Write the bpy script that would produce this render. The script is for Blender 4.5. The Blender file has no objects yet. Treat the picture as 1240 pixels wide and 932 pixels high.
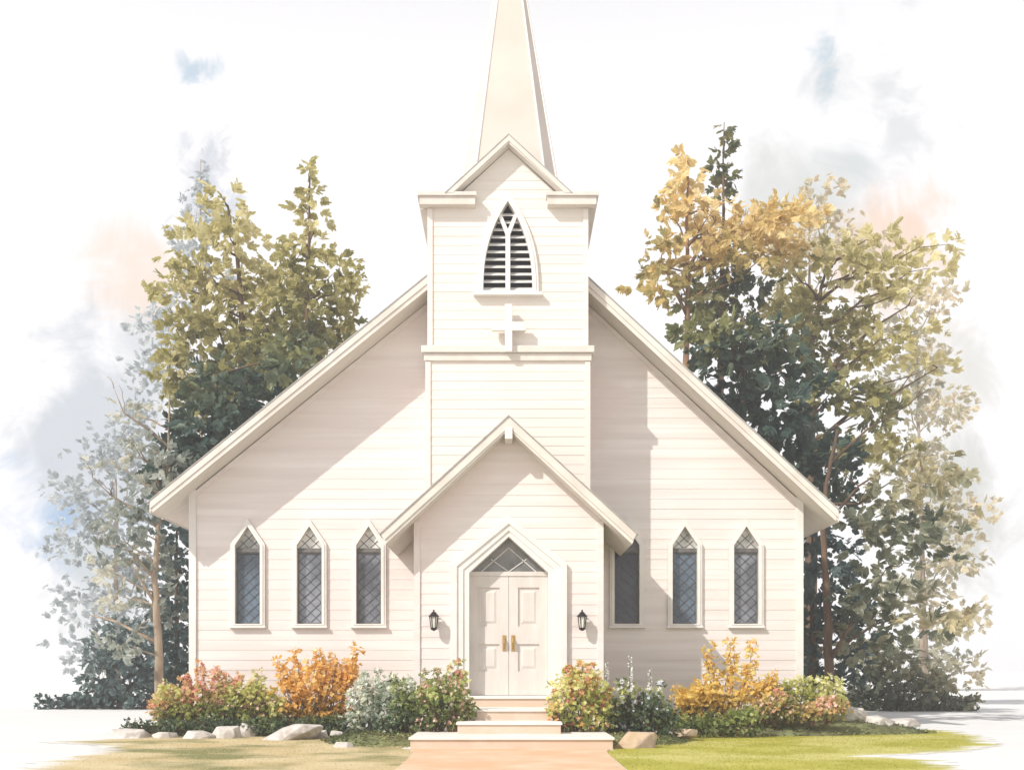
import bpy, math, random
from mathutils import Vector, Matrix
import bmesh

scene = bpy.context.scene
COL = scene.collection
F, VX, VY, EYE = 1400.0, 616.0, 812.0, 1.45      # focal length (photo pixels), vanishing point, eye height
CAMY = -25.93                                     # the porch front is y = 0

def P(px, py, D):
    """a point of the place: D metres in front of the camera"""
    k = F / D
    return Vector(((px - VX) / k, D + CAMY, EYE + (VY - py) / k))

def srgb(r, g, b):
    f = lambda c: (c / 255 / 12.92) if c <= 10 else ((c / 255 + .055) / 1.055) ** 2.4
    return (f(r), f(g), f(b), 1)

# ------------------------------------------------------------------ materials
def new_mat(name):
    m = bpy.data.materials.new(name); m.use_nodes = True
    nt = m.node_tree
    return m, nt, nt.nodes['Principled BSDF']

def noise_mat(name, c1, c2, scale=3.0, rough=.7, bump=0.0, bscale=40, stretch=(1, 1, 1), lo=.35, hi=.65, metallic=0, c3=None, s3=.5, spec=.3):
    m, nt, p = new_mat(name)
    tc = nt.nodes.new('ShaderNodeTexCoord'); mp = nt.nodes.new('ShaderNodeMapping')
    mp.inputs['Scale'].default_value = stretch
    nt.links.new(tc.outputs['Object'], mp.inputs['Vector'])
    n = nt.nodes.new('ShaderNodeTexNoise'); n.inputs['Scale'].default_value = scale; n.inputs['Detail'].default_value = 6
    nt.links.new(mp.outputs[0], n.inputs['Vector'])
    r = nt.nodes.new('ShaderNodeValToRGB')
    r.color_ramp.elements[0].position = lo; r.color_ramp.elements[0].color = (*c1[:3], 1)
    r.color_ramp.elements[1].position = hi; r.color_ramp.elements[1].color = (*c2[:3], 1)
    nt.links.new(n.outputs['Fac'], r.inputs['Fac'])
    out = r.outputs['Color']
    if c3:
        n3 = nt.nodes.new('ShaderNodeTexNoise'); n3.inputs['Scale'].default_value = s3; n3.inputs['Detail'].default_value = 4
        nt.links.new(tc.outputs['Object'], n3.inputs['Vector'])
        mr = nt.nodes.new('ShaderNodeMapRange'); mr.inputs[1].default_value = .48; mr.inputs[2].default_value = .62
        nt.links.new(n3.outputs['Fac'], mr.inputs[0])
        mx = nt.nodes.new('ShaderNodeMixRGB'); mx.inputs[2].default_value = (*c3[:3], 1)
        nt.links.new(mr.outputs[0], mx.inputs[0]); nt.links.new(out, mx.inputs[1]); out = mx.outputs[0]
    nt.links.new(out, p.inputs['Base Color'])
    p.inputs['Roughness'].default_value = rough; p.inputs['Metallic'].default_value = metallic
    p.inputs['Specular IOR Level'].default_value = spec
    if bump:
        nb = nt.nodes.new('ShaderNodeTexNoise'); nb.inputs['Scale'].default_value = bscale; nb.inputs['Detail'].default_value = 5
        nt.links.new(mp.outputs[0], nb.inputs['Vector'])
        b = nt.nodes.new('ShaderNodeBump'); b.inputs['Strength'].default_value = bump; b.inputs['Distance'].default_value = .02
        nt.links.new(nb.outputs['Fac'], b.inputs['Height']); nt.links.new(b.outputs[0], p.inputs['Normal'])
    return m

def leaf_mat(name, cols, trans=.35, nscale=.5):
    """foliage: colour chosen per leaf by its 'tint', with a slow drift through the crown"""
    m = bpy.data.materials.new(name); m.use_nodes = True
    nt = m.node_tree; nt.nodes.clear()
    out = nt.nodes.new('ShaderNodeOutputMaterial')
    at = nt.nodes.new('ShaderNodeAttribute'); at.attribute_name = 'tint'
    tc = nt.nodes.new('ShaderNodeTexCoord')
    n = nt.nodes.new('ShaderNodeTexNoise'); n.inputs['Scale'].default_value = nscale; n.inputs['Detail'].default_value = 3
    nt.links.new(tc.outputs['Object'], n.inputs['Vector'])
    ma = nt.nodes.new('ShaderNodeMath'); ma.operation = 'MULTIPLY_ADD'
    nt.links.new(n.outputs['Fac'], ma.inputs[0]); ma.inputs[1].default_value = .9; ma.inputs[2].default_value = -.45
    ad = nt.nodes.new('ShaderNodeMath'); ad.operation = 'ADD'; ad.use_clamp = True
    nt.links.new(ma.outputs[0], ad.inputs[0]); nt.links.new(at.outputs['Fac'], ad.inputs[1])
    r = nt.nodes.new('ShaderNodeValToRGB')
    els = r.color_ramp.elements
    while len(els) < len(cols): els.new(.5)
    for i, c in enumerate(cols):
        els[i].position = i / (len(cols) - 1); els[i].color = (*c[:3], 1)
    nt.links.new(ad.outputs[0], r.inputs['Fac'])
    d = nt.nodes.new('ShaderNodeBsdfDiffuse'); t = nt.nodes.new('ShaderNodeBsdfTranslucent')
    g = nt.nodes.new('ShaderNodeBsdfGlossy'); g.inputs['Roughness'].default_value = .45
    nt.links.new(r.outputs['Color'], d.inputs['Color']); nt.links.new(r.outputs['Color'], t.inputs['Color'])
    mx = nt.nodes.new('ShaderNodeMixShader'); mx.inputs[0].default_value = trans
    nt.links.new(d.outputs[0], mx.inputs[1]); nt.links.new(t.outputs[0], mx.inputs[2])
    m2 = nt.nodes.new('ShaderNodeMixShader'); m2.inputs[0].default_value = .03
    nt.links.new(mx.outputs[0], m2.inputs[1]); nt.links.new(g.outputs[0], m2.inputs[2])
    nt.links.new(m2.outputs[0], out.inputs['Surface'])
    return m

M = {}
M['siding'] = noise_mat('painted siding', (.69, .62, .585), (.77, .71, .675), 1.3, .65, .10, 30, (.2, .2, 4.2), c3=(.725, .63, .60), s3=.4)
M['siding_tower'] = noise_mat('tower siding', (.72, .655, .585), (.77, .715, .65), 1.3, .65, .10, 30, (.2, .2, 4.6), c3=(.74, .655, .59), s3=.4)
M['trim'] = noise_mat('white trim paint', (.70, .665, .625), (.76, .73, .69), 2.5, .5, .05, 60)
M['cornice'] = noise_mat('beige cornice paint', (.64, .58, .52), (.70, .645, .585), 2.0, .55, .06, 40, c3=(.61, .55, .49), s3=1.2)
M['soffit'] = noise_mat('soffit boards', (.62, .58, .53), (.70, .66, .60), 3, .6, .1, 20, (1, 6, 1))
M['spire'] = noise_mat('spire sheathing', (.57, .495, .43), (.625, .55, .485), .7, .55, .08, 25, c3=(.55, .50, .45), s3=.3)
M['shingle'] = noise_mat('roof shingles', (.30, .29, .27), (.40, .38, .35), 6, .85, .5, 18)
M['door'] = noise_mat('painted door', (.60, .55, .51), (.66, .61, .57), 1.5, .45, .06, 40, (4, 4, 1))
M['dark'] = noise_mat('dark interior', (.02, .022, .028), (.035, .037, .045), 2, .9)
M['louver'] = noise_mat('weathered louvers', (.55, .54, .52), (.68, .66, .63), 5, .6)
M['lead'] = noise_mat('lead came', (.07, .072, .08), (.12, .12, .13), 8, .6, metallic=.3)
M['sash'] = noise_mat('dark sash', (.10, .095, .09), (.16, .15, .14), 6, .6)
M['iron'] = noise_mat('black iron', (.012, .012, .013), (.03, .029, .028), 12, .5, metallic=.4)
M['brass'] = noise_mat('aged brass', (.42, .27, .09), (.55, .38, .15), 10, .35, metallic=.8)
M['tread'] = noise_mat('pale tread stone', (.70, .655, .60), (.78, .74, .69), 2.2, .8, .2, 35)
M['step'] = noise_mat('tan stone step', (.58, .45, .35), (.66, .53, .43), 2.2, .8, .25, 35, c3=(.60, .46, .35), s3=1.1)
M['path'] = noise_mat('peach paving', (.62, .42, .27), (.70, .51, .36), 1.6, .85, .25, 50, c3=(.64, .41, .25), s3=.7)
M['rock'] = noise_mat('pale rock', (.46, .43, .40), (.68, .64, .60), 2.2, .85, .6, 9, c3=(.40, .35, .31), s3=3)
M['rocktan'] = noise_mat('tan rock', (.46, .34, .22), (.58, .45, .32), 2.2, .85, .6, 9, c3=(.40, .30, .24), s3=3)
M['ground'] = noise_mat('pale ground', (.66, .655, .645), (.70, .695, .685), .35, .95)
M['bark'] = noise_mat('brown bark', (.075, .05, .035), (.17, .105, .065), 5, .9, .7, 12, (1, 1, .25))
M['barkwarm'] = noise_mat('warm bark', (.16, .085, .045), (.34, .20, .11), 4, .9, .7, 12, (1, 1, .25))
M['barkpale'] = noise_mat('pale bark', (.22, .16, .11), (.38, .30, .22), 4, .9, .6, 12, (1, 1, .25))
M['soil'] = noise_mat('mulch and moss', (.075, .075, .035), (.17, .17, .075), 1.6, .95, .8, 14, c3=(.20, .22, .10), s3=.9)
M['lawn'] = noise_mat('yellow green turf', (.33, .315, .04), (.43, .40, .07), .8, .95, .3, 30, c3=(.50, .46, .15), s3=.4)
M['dry'] = noise_mat('dry turf', (.50, .39, .20), (.58, .48, .29), .8, .95, .3, 30, c3=(.20, .20, .075), s3=.5)
M['tuft'] = leaf_mat('turf blades', [(.30, .29, .04), (.40, .37, .06), (.46, .42, .11)], .4, .4)
M['drytuft'] = leaf_mat('dry blades', [(.42, .37, .18), (.56, .47, .28), (.62, .53, .35)], .4, .4)
M['teal'] = leaf_mat('dark teal cover', [(.05, .08, .085), (.09, .13, .14), (.14, .19, .20)], .2)

def glass_mat(name, col, rough=.12, spec=.5):  # dark-to-pale mottling puts sky and tree reflections into the pane colour
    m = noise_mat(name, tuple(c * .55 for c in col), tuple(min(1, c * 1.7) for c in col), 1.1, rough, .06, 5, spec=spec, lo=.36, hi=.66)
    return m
M['glass'] = glass_mat('leaded glass', (.16, .17, .195))
M['glassblue'] = glass_mat('blue leaded glass', (.085, .115, .15))
M['glasspale'] = glass_mat('pale obscured glass', (.46, .45, .42), .3)
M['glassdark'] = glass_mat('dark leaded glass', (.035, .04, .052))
M['transom'] = glass_mat('grey transom glass', (.22, .22, .21), .15)
M['lampglass'] = glass_mat('lantern glass', (.55, .53, .48), .2)

# ------------------------------------------------------------------ mesh builder
class MB:
    def __init__(s): s.v = []; s.f = []; s.t = []
    def add(s, vs, fs, tint=None):
        o = len(s.v); s.v.extend([tuple(v) for v in vs])
        for f in fs:
            s.f.append(tuple(i + o for i in f))
            if tint is not None: s.t.append(tint)
    def box(s, x0, x1, y0, y1, z0, z1):
        s.add([(x0,y0,z0),(x1,y0,z0),(x1,y1,z0),(x0,y1,z0),(x0,y0,z1),(x1,y0,z1),(x1,y1,z1),(x0,y1,z1)],
              [(0,3,2,1),(4,5,6,7),(0,1,5,4),(1,2,6,5),(2,3,7,6),(3,0,4,7)])
    def prism(s, poly, y0, y1):
        """poly: (x, z) counter-clockwise seen from the front (-y)"""
        n = len(poly)
        s.add([(x, y0, z) for x, z in poly] + [(x, y1, z) for x, z in poly],
              [tuple(range(n)), tuple(range(2 * n - 1, n - 1, -1))] +
              [((i + 1) % n, i, i + n, (i + 1) % n + n) for i in range(n)])
    def ring(s, outer, inner, y0, y1):
        """a frame between two outlines of the same point count"""
        n = len(outer)
        vs = [(x, y0, z) for x, z in outer] + [(x, y0, z) for x, z in inner] + [(x, y1, z) for x, z in outer] + [(x, y1, z) for x, z in inner]
        fs = []
        for i in range(n):
            j = (i + 1) % n
            fs += [(i, j, j + n, i + n), (j, i, i + 2*n, j + 2*n), (i + n, j + n, j + 3*n, i + 3*n), (j + 2*n, i + 2*n, i + 3*n, j + 3*n)]
        s.add(vs, fs)
    def tube(s, pts, rad, n=8, cap=True):
        pts = [Vector(p) for p in pts]
        rings = []
        up = Vector((0.13, .97, .2))
        for i, p in enumerate(pts):
            d = (pts[min(i + 1, len(pts) - 1)] - pts[max(i - 1, 0)]).normalized()
            a = d.cross(up)
            if a.length < .05: a = d.cross(Vector((1, 0, 0)))
            a.normalize(); b = d.cross(a)
            rings.append([p + (a * math.cos(t) + b * math.sin(t)) * rad[i] for t in (2 * math.pi * k / n for k in range(n))])
        vs = [v for r in rings for v in r]; fs = []
        for i in range(len(pts) - 1):
            for k in range(n):
                fs.append((i*n + k, i*n + (k+1) % n, (i+1)*n + (k+1) % n, (i+1)*n + k))
        if cap: fs += [tuple(range(n - 1, -1, -1)), tuple(range((len(pts)-1)*n, len(pts)*n))]
        s.add(vs, fs)
    def lathe(s, c, prof, n=12):
        vs = []; fs = []
        for r, z in prof:
            vs += [(c[0] + r * math.cos(2*math.pi*k/n), c[1] + r * math.sin(2*math.pi*k/n), c[2] + z) for k in range(n)]
        for i in range(len(prof) - 1):
            for k in range(n): fs.append((i*n+k, i*n+(k+1)%n, (i+1)*n+(k+1)%n, (i+1)*n+k))
        fs += [tuple(range(n-1,-1,-1)), tuple(range((len(prof)-1)*n, len(prof)*n))]
        s.add(vs, fs)
    def build(s, name, mat, parent=None, label=None, smooth=False, bevel=0, fix=True):
        me = bpy.data.meshes.new(name)
        off = Vector((0, 0, 0))
        if parent is not None:
            p = parent
            while p: off += Vector(p.location); p = p.parent
        me.from_pydata([tuple(Vector(v) - off) for v in s.v], [], s.f)
        if s.t:
            a = me.attributes.new('tint', 'FLOAT', 'FACE'); a.data.foreach_set('value', s.t)
        elif fix:
            bm = bmesh.new(); bm.from_mesh(me); bmesh.ops.recalc_face_normals(bm, faces=bm.faces); bm.to_mesh(me); bm.free()
        me.materials.append(mat)
        if smooth: me.polygons.foreach_set('use_smooth', [True] * len(me.polygons))
        ob = bpy.data.objects.new(name, me); COL.objects.link(ob)
        if parent is not None: ob.parent = parent
        if label: ob['label'] = label
        if bevel:
            b = ob.modifiers.new('bevel', 'BEVEL'); b.width = bevel; b.segments = 2; b.limit_method = 'ANGLE'
        return ob

def thing(name, loc, label, cat, group=None):
    o = bpy.data.objects.new(name, None); COL.objects.link(o); o.location = loc
    o.empty_display_size = .3
    o['label'] = label; o['category'] = cat
    if group: o['group'] = group
    return o
def tag(o, label, cat, group=None):
    o['label'] = label; o['category'] = cat
    if group: o['group'] = group
    return o
def struct(o, kind='structure'):
    o['kind'] = kind; return o

# ------------------------------------------------------------------ lap siding on any wall outline
def siding(mb, zmin, zmax, ul, ur, mapf, openings=(), breaks=(), board=.25, proud=.02, rng=random.Random(1)):
    """ul(z), ur(z): wall edges; openings: (centre, half width as a function of z); mapf(u, n, z) -> point, n = outwards"""
    rows = []
    z = zmin
    while z < zmax - 1e-4:
        rows.append((z, min(z + board, zmax))); z += board
    for (r0, r1) in rows:
        cut = sorted({r0, r1} | {b for b in breaks if r0 < b < r1})
        pr = proud * rng.uniform(.75, 1.25)
        for za, zb in zip(cut, cut[1:]):
            if zb - za < 1e-4: continue
            e = 1e-5
            def edges(z, zm):
                L, R = ul(z), ur(z)
                xs = [L]
                for c, hw in openings:
                    if hw(zm) > 0:
                        h = max(hw(z), 0); xs += [c - h, c + h]
                xs.append(R); return xs
            zm = (za + zb) / 2
            A, B = edges(za + e, zm), edges(zb - e, zm)
            na = pr * (1 - (za - r0) / board); nb = pr * (1 - (zb - r0) / board)
            for i in range(0, len(A), 2):
                if A[i+1] - A[i] < 1e-3 and B[i+1] - B[i] < 1e-3: continue
                mb.add([mapf(A[i], na, za), mapf(A[i+1], na, za), mapf(B[i+1], nb, zb), mapf(B[i], nb, zb)], [(0, 1, 2, 3)])
                if za == r0:
                    mb.add([mapf(A[i], 0, za), mapf(A[i+1], 0, za), mapf(A[i+1], na, za), mapf(A[i], na, za)], [(0, 1, 2, 3)])

# ================================================================== CHURCH
church = thing('church', (0, 0, 0), 'cream clapboard church with tall steeple and gabled entrance porch', 'church')
YF, YB = 2.2, 16.0                 # facade and back wall
XL, XR = -7.72, 7.11               # corners
RX, RZ = .078, 12.335              # ridge
SL, SR = .8106, .9266              # roof slopes
TIPL, TIPR = (-8.435, 5.434), (7.755, 5.221)
ROV = .92                          # rake overhang
def ztop(x): return RZ - (SL * (RX - x) if x < RX else SR * (x - RX))
TH = .27

# windows of the facade
WX = [-6.34, -4.84, -3.40, 2.87, 4.28, 5.77]
WB, WS, WA, WH = 2.575, 4.50, 4.97, .325
def win_hw(z):
    if z <= WB or z >= WA: return 0
    return WH if z < WS else WH * (WA - z) / (WA - WS)

mb = MB()
zt = lambda x: ztop(x) - TH
def main_l(z): return XL if z < zt(XL) else RX - (RZ - TH - z) / SL
def main_r(z): return XR if z < zt(XR) else RX + (RZ - TH - z) / SR
siding(mb, 0, RZ - TH - .01, main_l, main_r, lambda u, n, z: (u, YF - n, z), [(x, win_hw) for x in WX],
       [WB, WS, WA, zt(XL), zt(XR)], .245, .007)
siding(mb, 0, zt(XL), lambda z: YF, lambda z: YB, lambda u, n, z: (XL - n, u, z), (), (), .245, .007)
siding(mb, 0, zt(XR), lambda z: YF, lambda z: YB, lambda u, n, z: (XR + n, u, z), (), (), .245, .007)
siding(mb, 0, RZ - TH - .01, main_l, main_r, lambda u, n, z: (u, YB + n, z), (), [zt(XL), zt(XR)], .245, .007)
wall = mb.build('wall', M['siding'], church, fix=False)
# corner boards
for x, s in ((XL, -1), (XR, 1)):
    for ya, yb in ((YF - .05, YF + .14), (YB - .14, YB + .05)):
        mb = MB(); mb.box(x - .05 if s < 0 else x - .12, x + .12 if s < 0 else x + .05, ya, yb, 0, zt(x) + .12)
        mb.build('corner_board', M['trim'], wall)
# roof: two slabs
mb = MB()
y0, y1 = YF - ROV, YB + .6
for tip, s in ((TIPL, -1), (TIPR, 1)):
    poly = [(RX, RZ), (tip[0], tip[1]), (tip[0], tip[1] - TH + .03), (RX, RZ - TH)]
    if s > 0: poly = poly[::-1]
    mb.prism(poly, y0, y1)
roof = mb.build('roof', M['soffit'], church)
mb = MB()
for tip, s in ((TIPL, -1), (TIPR, 1)):
    ex = tip[0] + s * .06; ez = tip[1] - .06 * (SL if s < 0 else SR)
    poly = [(RX, RZ + .005), (ex, ez + .005), (ex, ez + .045), (RX, RZ + .045)]
    if s < 0: poly = poly[::-1]
    mb.prism(poly, y0 - .05, y1 + .05)
mb.build('shingles', M['shingle'], roof)
for tip, s in ((TIPL, -1), (TIPR, 1)):
    mb = MB()
    sl = SL if s < 0 else SR
    poly = [(RX, RZ - .002), (tip[0], tip[1] - .002), (tip[0], tip[1] - .17), (RX, RZ - .17)]
    if s > 0: poly = poly[::-1]
    mb.prism(poly, y0 - .04, y0)
    poly = [(RX, RZ - .172), (tip[0] - s * .05, tip[1] - .172 + .05 * sl), (tip[0] - s * .05, tip[1] - .30 + .05 * sl), (RX, RZ - .30)]
    if s > 0: poly = poly[::-1]
    mb.prism(poly, y0 - .015, y0 + .03)
    mb.build('rake_board', M['cornice'], church)
    # frieze board on the wall below the soffit
    mb = MB()
    xe = XL if s < 0 else XR
    poly = [(RX, RZ - TH - .01), (xe, zt(xe) - .01), (xe, zt(xe) - .15), (RX, RZ - TH - .15)]
    if s > 0: poly = poly[::-1]
    mb.prism(poly, YF - .042, YF + .02)
    mb.build('frieze_board', M['siding'], church)
    # eave fascia
    mb = MB()
    mb.box(tip[0] - .02 if s < 0 else tip[0] - .001, tip[0] + .001 if s < 0 else tip[0] + .02, y0, y1, tip[1] - TH, tip[1] - .02)
    mb.build('eave_board', M['cornice'], church)

# ---- facade windows
def lancet_pts(cx, zb, zs, za, hw): return [(cx - hw, zb), (cx + hw, zb), (cx + hw, zs), (cx, za), (cx - hw, zs)]
def lattice(mb, cx, z0, z1, hwf, y, dx=.16, dz=.25, w=.007):
    """crossing lead bars clipped to a symmetrical opening"""
    for sgn in (1, -1):
        n0 = int((z1 - z0) / dz) + 6
        for i in range(-6, n0 + 6):
            # line: z = z0 + i*dz + sgn*(x - cx)*dz/dx/1
            seg = []
            N = 60
            pts = []
            for q in range(N + 1):
                x = cx - .6 + 1.2 * q / N
                z = z0 + i * dz + sgn * (x - cx) * dz / (2 * dx) * 1.2
                if z0 < z < z1 and abs(x - cx) < hwf(z): pts.append((x, z))
            if len(pts) >= 2:
                (xa, za), (xb, zb) = pts[0], pts[-1]
                L = math.hypot(xb - xa, zb - za)
                if L < .04: continue
                nx, nz = -(zb - za) / L * w, (xb - xa) / L * w
                mb.prism([(xa - nx, za - nz), (xb - nx, zb - nz), (xb + nx, zb + nz), (xa + nx, za + nz)], y - .012 - .001 * (sgn > 0), y)
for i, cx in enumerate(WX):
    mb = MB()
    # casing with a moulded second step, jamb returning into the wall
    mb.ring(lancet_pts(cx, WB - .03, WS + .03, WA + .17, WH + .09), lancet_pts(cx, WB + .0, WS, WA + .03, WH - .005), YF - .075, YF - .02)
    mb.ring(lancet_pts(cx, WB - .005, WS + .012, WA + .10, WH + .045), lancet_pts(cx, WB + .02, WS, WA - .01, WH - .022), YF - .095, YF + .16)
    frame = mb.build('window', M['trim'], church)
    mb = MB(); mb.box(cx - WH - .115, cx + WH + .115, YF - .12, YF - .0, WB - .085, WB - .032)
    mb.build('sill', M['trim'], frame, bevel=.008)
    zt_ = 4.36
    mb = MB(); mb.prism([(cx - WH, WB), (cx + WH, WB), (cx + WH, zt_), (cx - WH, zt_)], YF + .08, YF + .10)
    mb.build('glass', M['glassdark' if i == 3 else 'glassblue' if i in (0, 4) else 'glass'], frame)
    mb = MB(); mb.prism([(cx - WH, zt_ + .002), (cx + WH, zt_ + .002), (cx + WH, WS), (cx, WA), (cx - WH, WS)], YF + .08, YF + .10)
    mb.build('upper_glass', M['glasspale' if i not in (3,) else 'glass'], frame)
    mb = MB()
    mb.box(cx - WH + .022, cx + WH - .022, YF + .02, YF + .078, zt_ - .02, zt_ + .075)
    mb.ring([(cx - WH + .022, WB + .02), (cx + WH - .022, WB + .02), (cx + WH - .022, zt_ - .02), (cx - WH + .022, zt_ - .02)],
            [(cx - WH + .055, WB + .05), (cx + WH - .055, WB + .05), (cx + WH - .055, zt_ - .05), (cx - WH + .055, zt_ - .05)], YF + .045, YF + .079)
    mb.build('sash', M['sash'], frame)
    mb = MB()
    lattice(mb, cx, WB + .05, zt_ - .05, lambda z: WH - .055, YF + .078)
    lattice(mb, cx, zt_ + .075, WA - .03, lambda z: max(0, win_hw(z) - .03), YF + .078)
    mb.build('lattice', M['lead'], frame)
# dark room behind the openings
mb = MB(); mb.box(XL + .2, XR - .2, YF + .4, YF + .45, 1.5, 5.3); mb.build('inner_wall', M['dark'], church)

# ---- tower
TC, TW, TF = -.02, 1.88, .9
TWU = 1.835
TB = TF + 2 * TW
LZB, LZA, LW = 10.22, 12.36, .60
LX = -.02
def lou_hw(z):
    if z <= LZB or z >= LZA: return 0
    t = (z - LZB) / (LZA - LZB)
    return LW * (1 - t ** 2.5)
GS = .925
TGX = .0
TGZ = 13.77
def tow_l(z): return TC - TWU if z < 12.45 else TGX - (TGZ - .22 - z) / GS
def tow_r(z): return TC + TWU if z < 12.45 else TGX + (TGZ - .22 - z) / GS
mb = MB()
brk = [LZB + (LZA - LZB) * q / 14 for q in range(15)] + [12.45]
siding(mb, 8.95, TGZ - .23, tow_l, tow_r, lambda u, n, z: (u, TF - n, z), [(LX, lou_hw)], brk, .215, .008)
for sx in (-1, 1):
    siding(mb, 8.95, 12.45, lambda z: TF, lambda z: TB, lambda u, n, z: (TC + sx * (TWU + n), u, z), (), (), .215, .008)
siding(mb, 8.95, 12.45, lambda z: TC - TWU, lambda z: TC + TWU, lambda u, n, z: (u, TB + n, z), (), (), .215, .008)
siding(mb, 0, 8.7, lambda z: TC - TW, lambda z: TC + TW, lambda u, n, z: (u, TF - .03 - n, z), (), (), .215, .008)
for sx in (-1, 1):
    siding(mb, 0, 8.7, lambda z: TF - .03, lambda z: TB, lambda u, n, z: (TC + sx * (TW + n), u, z), (), (), .215, .008)
tower = mb.build('tower', M['siding_tower'], church, fix=False)
for sx in (-1, 1):
    a = TC + sx * TWU; b = TC + sx * TW
    mb = MB(); mb.box(min(a - sx*.09, a + sx*.03), max(a - sx*.09, a + sx*.03), TF - .035, TF + .1, 8.97, 12.16); mb.build('corner_board', M['siding_tower'], tower)
    mb = MB(); mb.box(min(b - sx*.09, b + sx*.03), max(b - sx*.09, b + sx*.03), TF - .065, TF + .1, 0, 8.61); mb.build('corner_board', M['siding_tower'], tower)
# belt course: sloping cap over a flat band
mb = MB()
for w, z0_, z1_ in ((.12, 8.80, 8.96), (.06, 8.62, 8.798)):
    mb.box(TC - TW - w, TC + TW + w, TF - .03 - w, TB + .02, z0_, z1_)
mb.build('belt_course', M['cornice'], tower, bevel=.015)
# cornice returns and side eaves
mb = MB()
def shelf(xa, xb, ya, yb, inset_l=0, inset_r=0):
    mb.box(xa, xb, ya, yb, 12.36, 12.45)
    mb.box(xa + inset_l, xb - inset_r, ya + .05, yb, 12.17, 12.358)
shelf(-2.10, -.74, .60, TF - .002, .05, .03)
shelf(-2.10, TC - TWU - .001, TF, TB + .3, .05, 0)
mb.build('cornice', M['cornice'], tower, bevel=.008)
mb = MB()
shelf(.86, 2.07, .60, TF - .002, .03, .05)
shelf(TC + TWU + .001, 2.07, TF, TB + .3, 0, .05)
mb.build('cornice', M['cornice'], tower, bevel=.008)
mb = MB(); mb.box(-2.07, 2.04, .63, TB + .27, 12.452, 12.475)
mb.v = [(x, max(y, TF + .05), z) for x, y, z in mb.v]
mb.build('deck', M['shingle'], tower)
# gable roof of the tower
mb = MB()
gx = 1.43
for s in (-1, 1):
    poly = [(TGX, TGZ - .03), (TGX + s*gx, TGZ - .03 - GS*gx), (TGX + s*(gx - .16), TGZ - .03 - GS*gx), (TGX, TGZ - .21)]
    if s > 0: poly = poly[::-1]
    mb.prism(poly, .62, TB + .3)
troof = mb.build('tower_roof', M['soffit'], church)
mb = MB()
for s in (-1, 1):
    poly = [(TGX, TGZ), (TGX + s*(gx + .04), TGZ - GS*(gx + .04)), (TGX + s*(gx), TGZ - .03 - GS*gx + .004), (TGX, TGZ - .026)]
    if s > 0: poly = poly[::-1]
    mb.prism(poly, .58, TB + .32)
mb.build('shingles', M['shingle'], troof)
mb = MB()
for s in (-1, 1):
    poly = [(TGX, TGZ - .028), (TGX + s*gx, TGZ - .028 - GS*gx), (TGX + s*(gx - .15), TGZ - .028 - GS*gx), (TGX, TGZ - .165)]
    if s > 0: poly = poly[::-1]
    mb.prism(poly, .59, .62)
mb.build('rake_board', M['cornice'], troof)
# back gable wall
mb = MB(); mb.prism([(-1.25, 12.46), (1.25, 12.46), (0, 13.6)], TB - .02, TB); mb.build('back_gable', M['siding_tower'], troof)
# spire: square with narrow chamfers
mb = MB()
SXc, SYc, SZ0, SZA, SH, SB = .03, TF + 1.88, 12.48, 20.54, 1.25, .74
def spire_ring(z):
    h = SH * (SZA - z) / (SZA - SZ0); b = h * SB
    return [(SXc - b, SYc - h, z), (SXc + b, SYc - h, z), (SXc + h, SYc - b, z), (SXc + h, SYc + b, z),
            (SXc + b, SYc + h, z), (SXc - b, SYc + h, z), (SXc - h, SYc + b, z), (SXc - h, SYc - b, z)]
zs = [SZ0 + (SZA - .05 - SZ0) * q / 12 for q in range(13)]
vs = [p for z in zs for p in spire_ring(z)]
fs = [(i*8 + k, i*8 + (k+1) % 8, (i+1)*8 + (k+1) % 8, (i+1)*8 + k) for i in range(12) for k in range(8)] + [tuple(range(96, 104))]
mb.add(vs, fs)
spire = mb.build('spire', M['spire'], church)
mb = MB()
for k in range(8):
    a, b = Vector(spire_ring(SZ0)[k]), Vector(spire_ring(SZA - .05)[k])
    mb.tube([a, b], [.035, .02], 6)
mb.build('hip_trim', M['trim'], spire)
# louvred belfry window
def lanc(w_add, a_add, zb):
    n = 14
    R = []
    H = LZA + a_add - LZB
    for q in range(n + 1):
        t = q / n
        R.append(((LW + w_add) * (1 - t ** 2.5), LZB + H * t))
    pts = [(LX - R[0][0], zb), (LX + R[0][0], zb)] + [(LX + w, z) for w, z in R[1:-1]] + [(LX, R[-1][1])] + [(LX - w, z) for w, z in R[1:-1]][::-1]
    return pts
mb = MB()
mb.ring(lanc(.11, .17, LZB - .02), lanc(-.01, .0, LZB + .0), TF - .085, TF - .0)
mb.ring(lanc(.05, .08, LZB - .01), lanc(-.03, -.05, LZB + .02), TF - .105, TF + .17)
belfry = mb.build('louver_window', M['trim'], church)
mb = MB(); mb.box(LX - .80, LX + .80, TF - .17, TF, LZB - .10, LZB - .022); mb.build('sill', M['trim'], belfry, bevel=.01)
mb = MB()
z = LZB + .10
while z < LZA - .12:
    w = lou_hw(z + .05) - .02
    if w > .06:
        mb.add([(LX - w, TF + .03, z - .035), (LX + w, TF + .03, z - .035), (LX + w, TF + .13, z + .045), (LX - w, TF + .13, z + .045),
                (LX - w, TF + .03, z - .012), (LX + w, TF + .03, z - .012), (LX + w, TF + .13, z + .068), (LX - w, TF + .13, z + .068)],
               [(0,3,2,1),(4,5,6,7),(0,1,5,4),(1,2,6,5),(2,3,7,6),(3,0,4,7)])
    z += .172
mb.build('louver_slats', M['louver'], belfry)
mb = MB()
zy = 11.55
mb.box(LX - .055, LX + .055, TF - .06, TF + .02, LZB + .02, zy)
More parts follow.
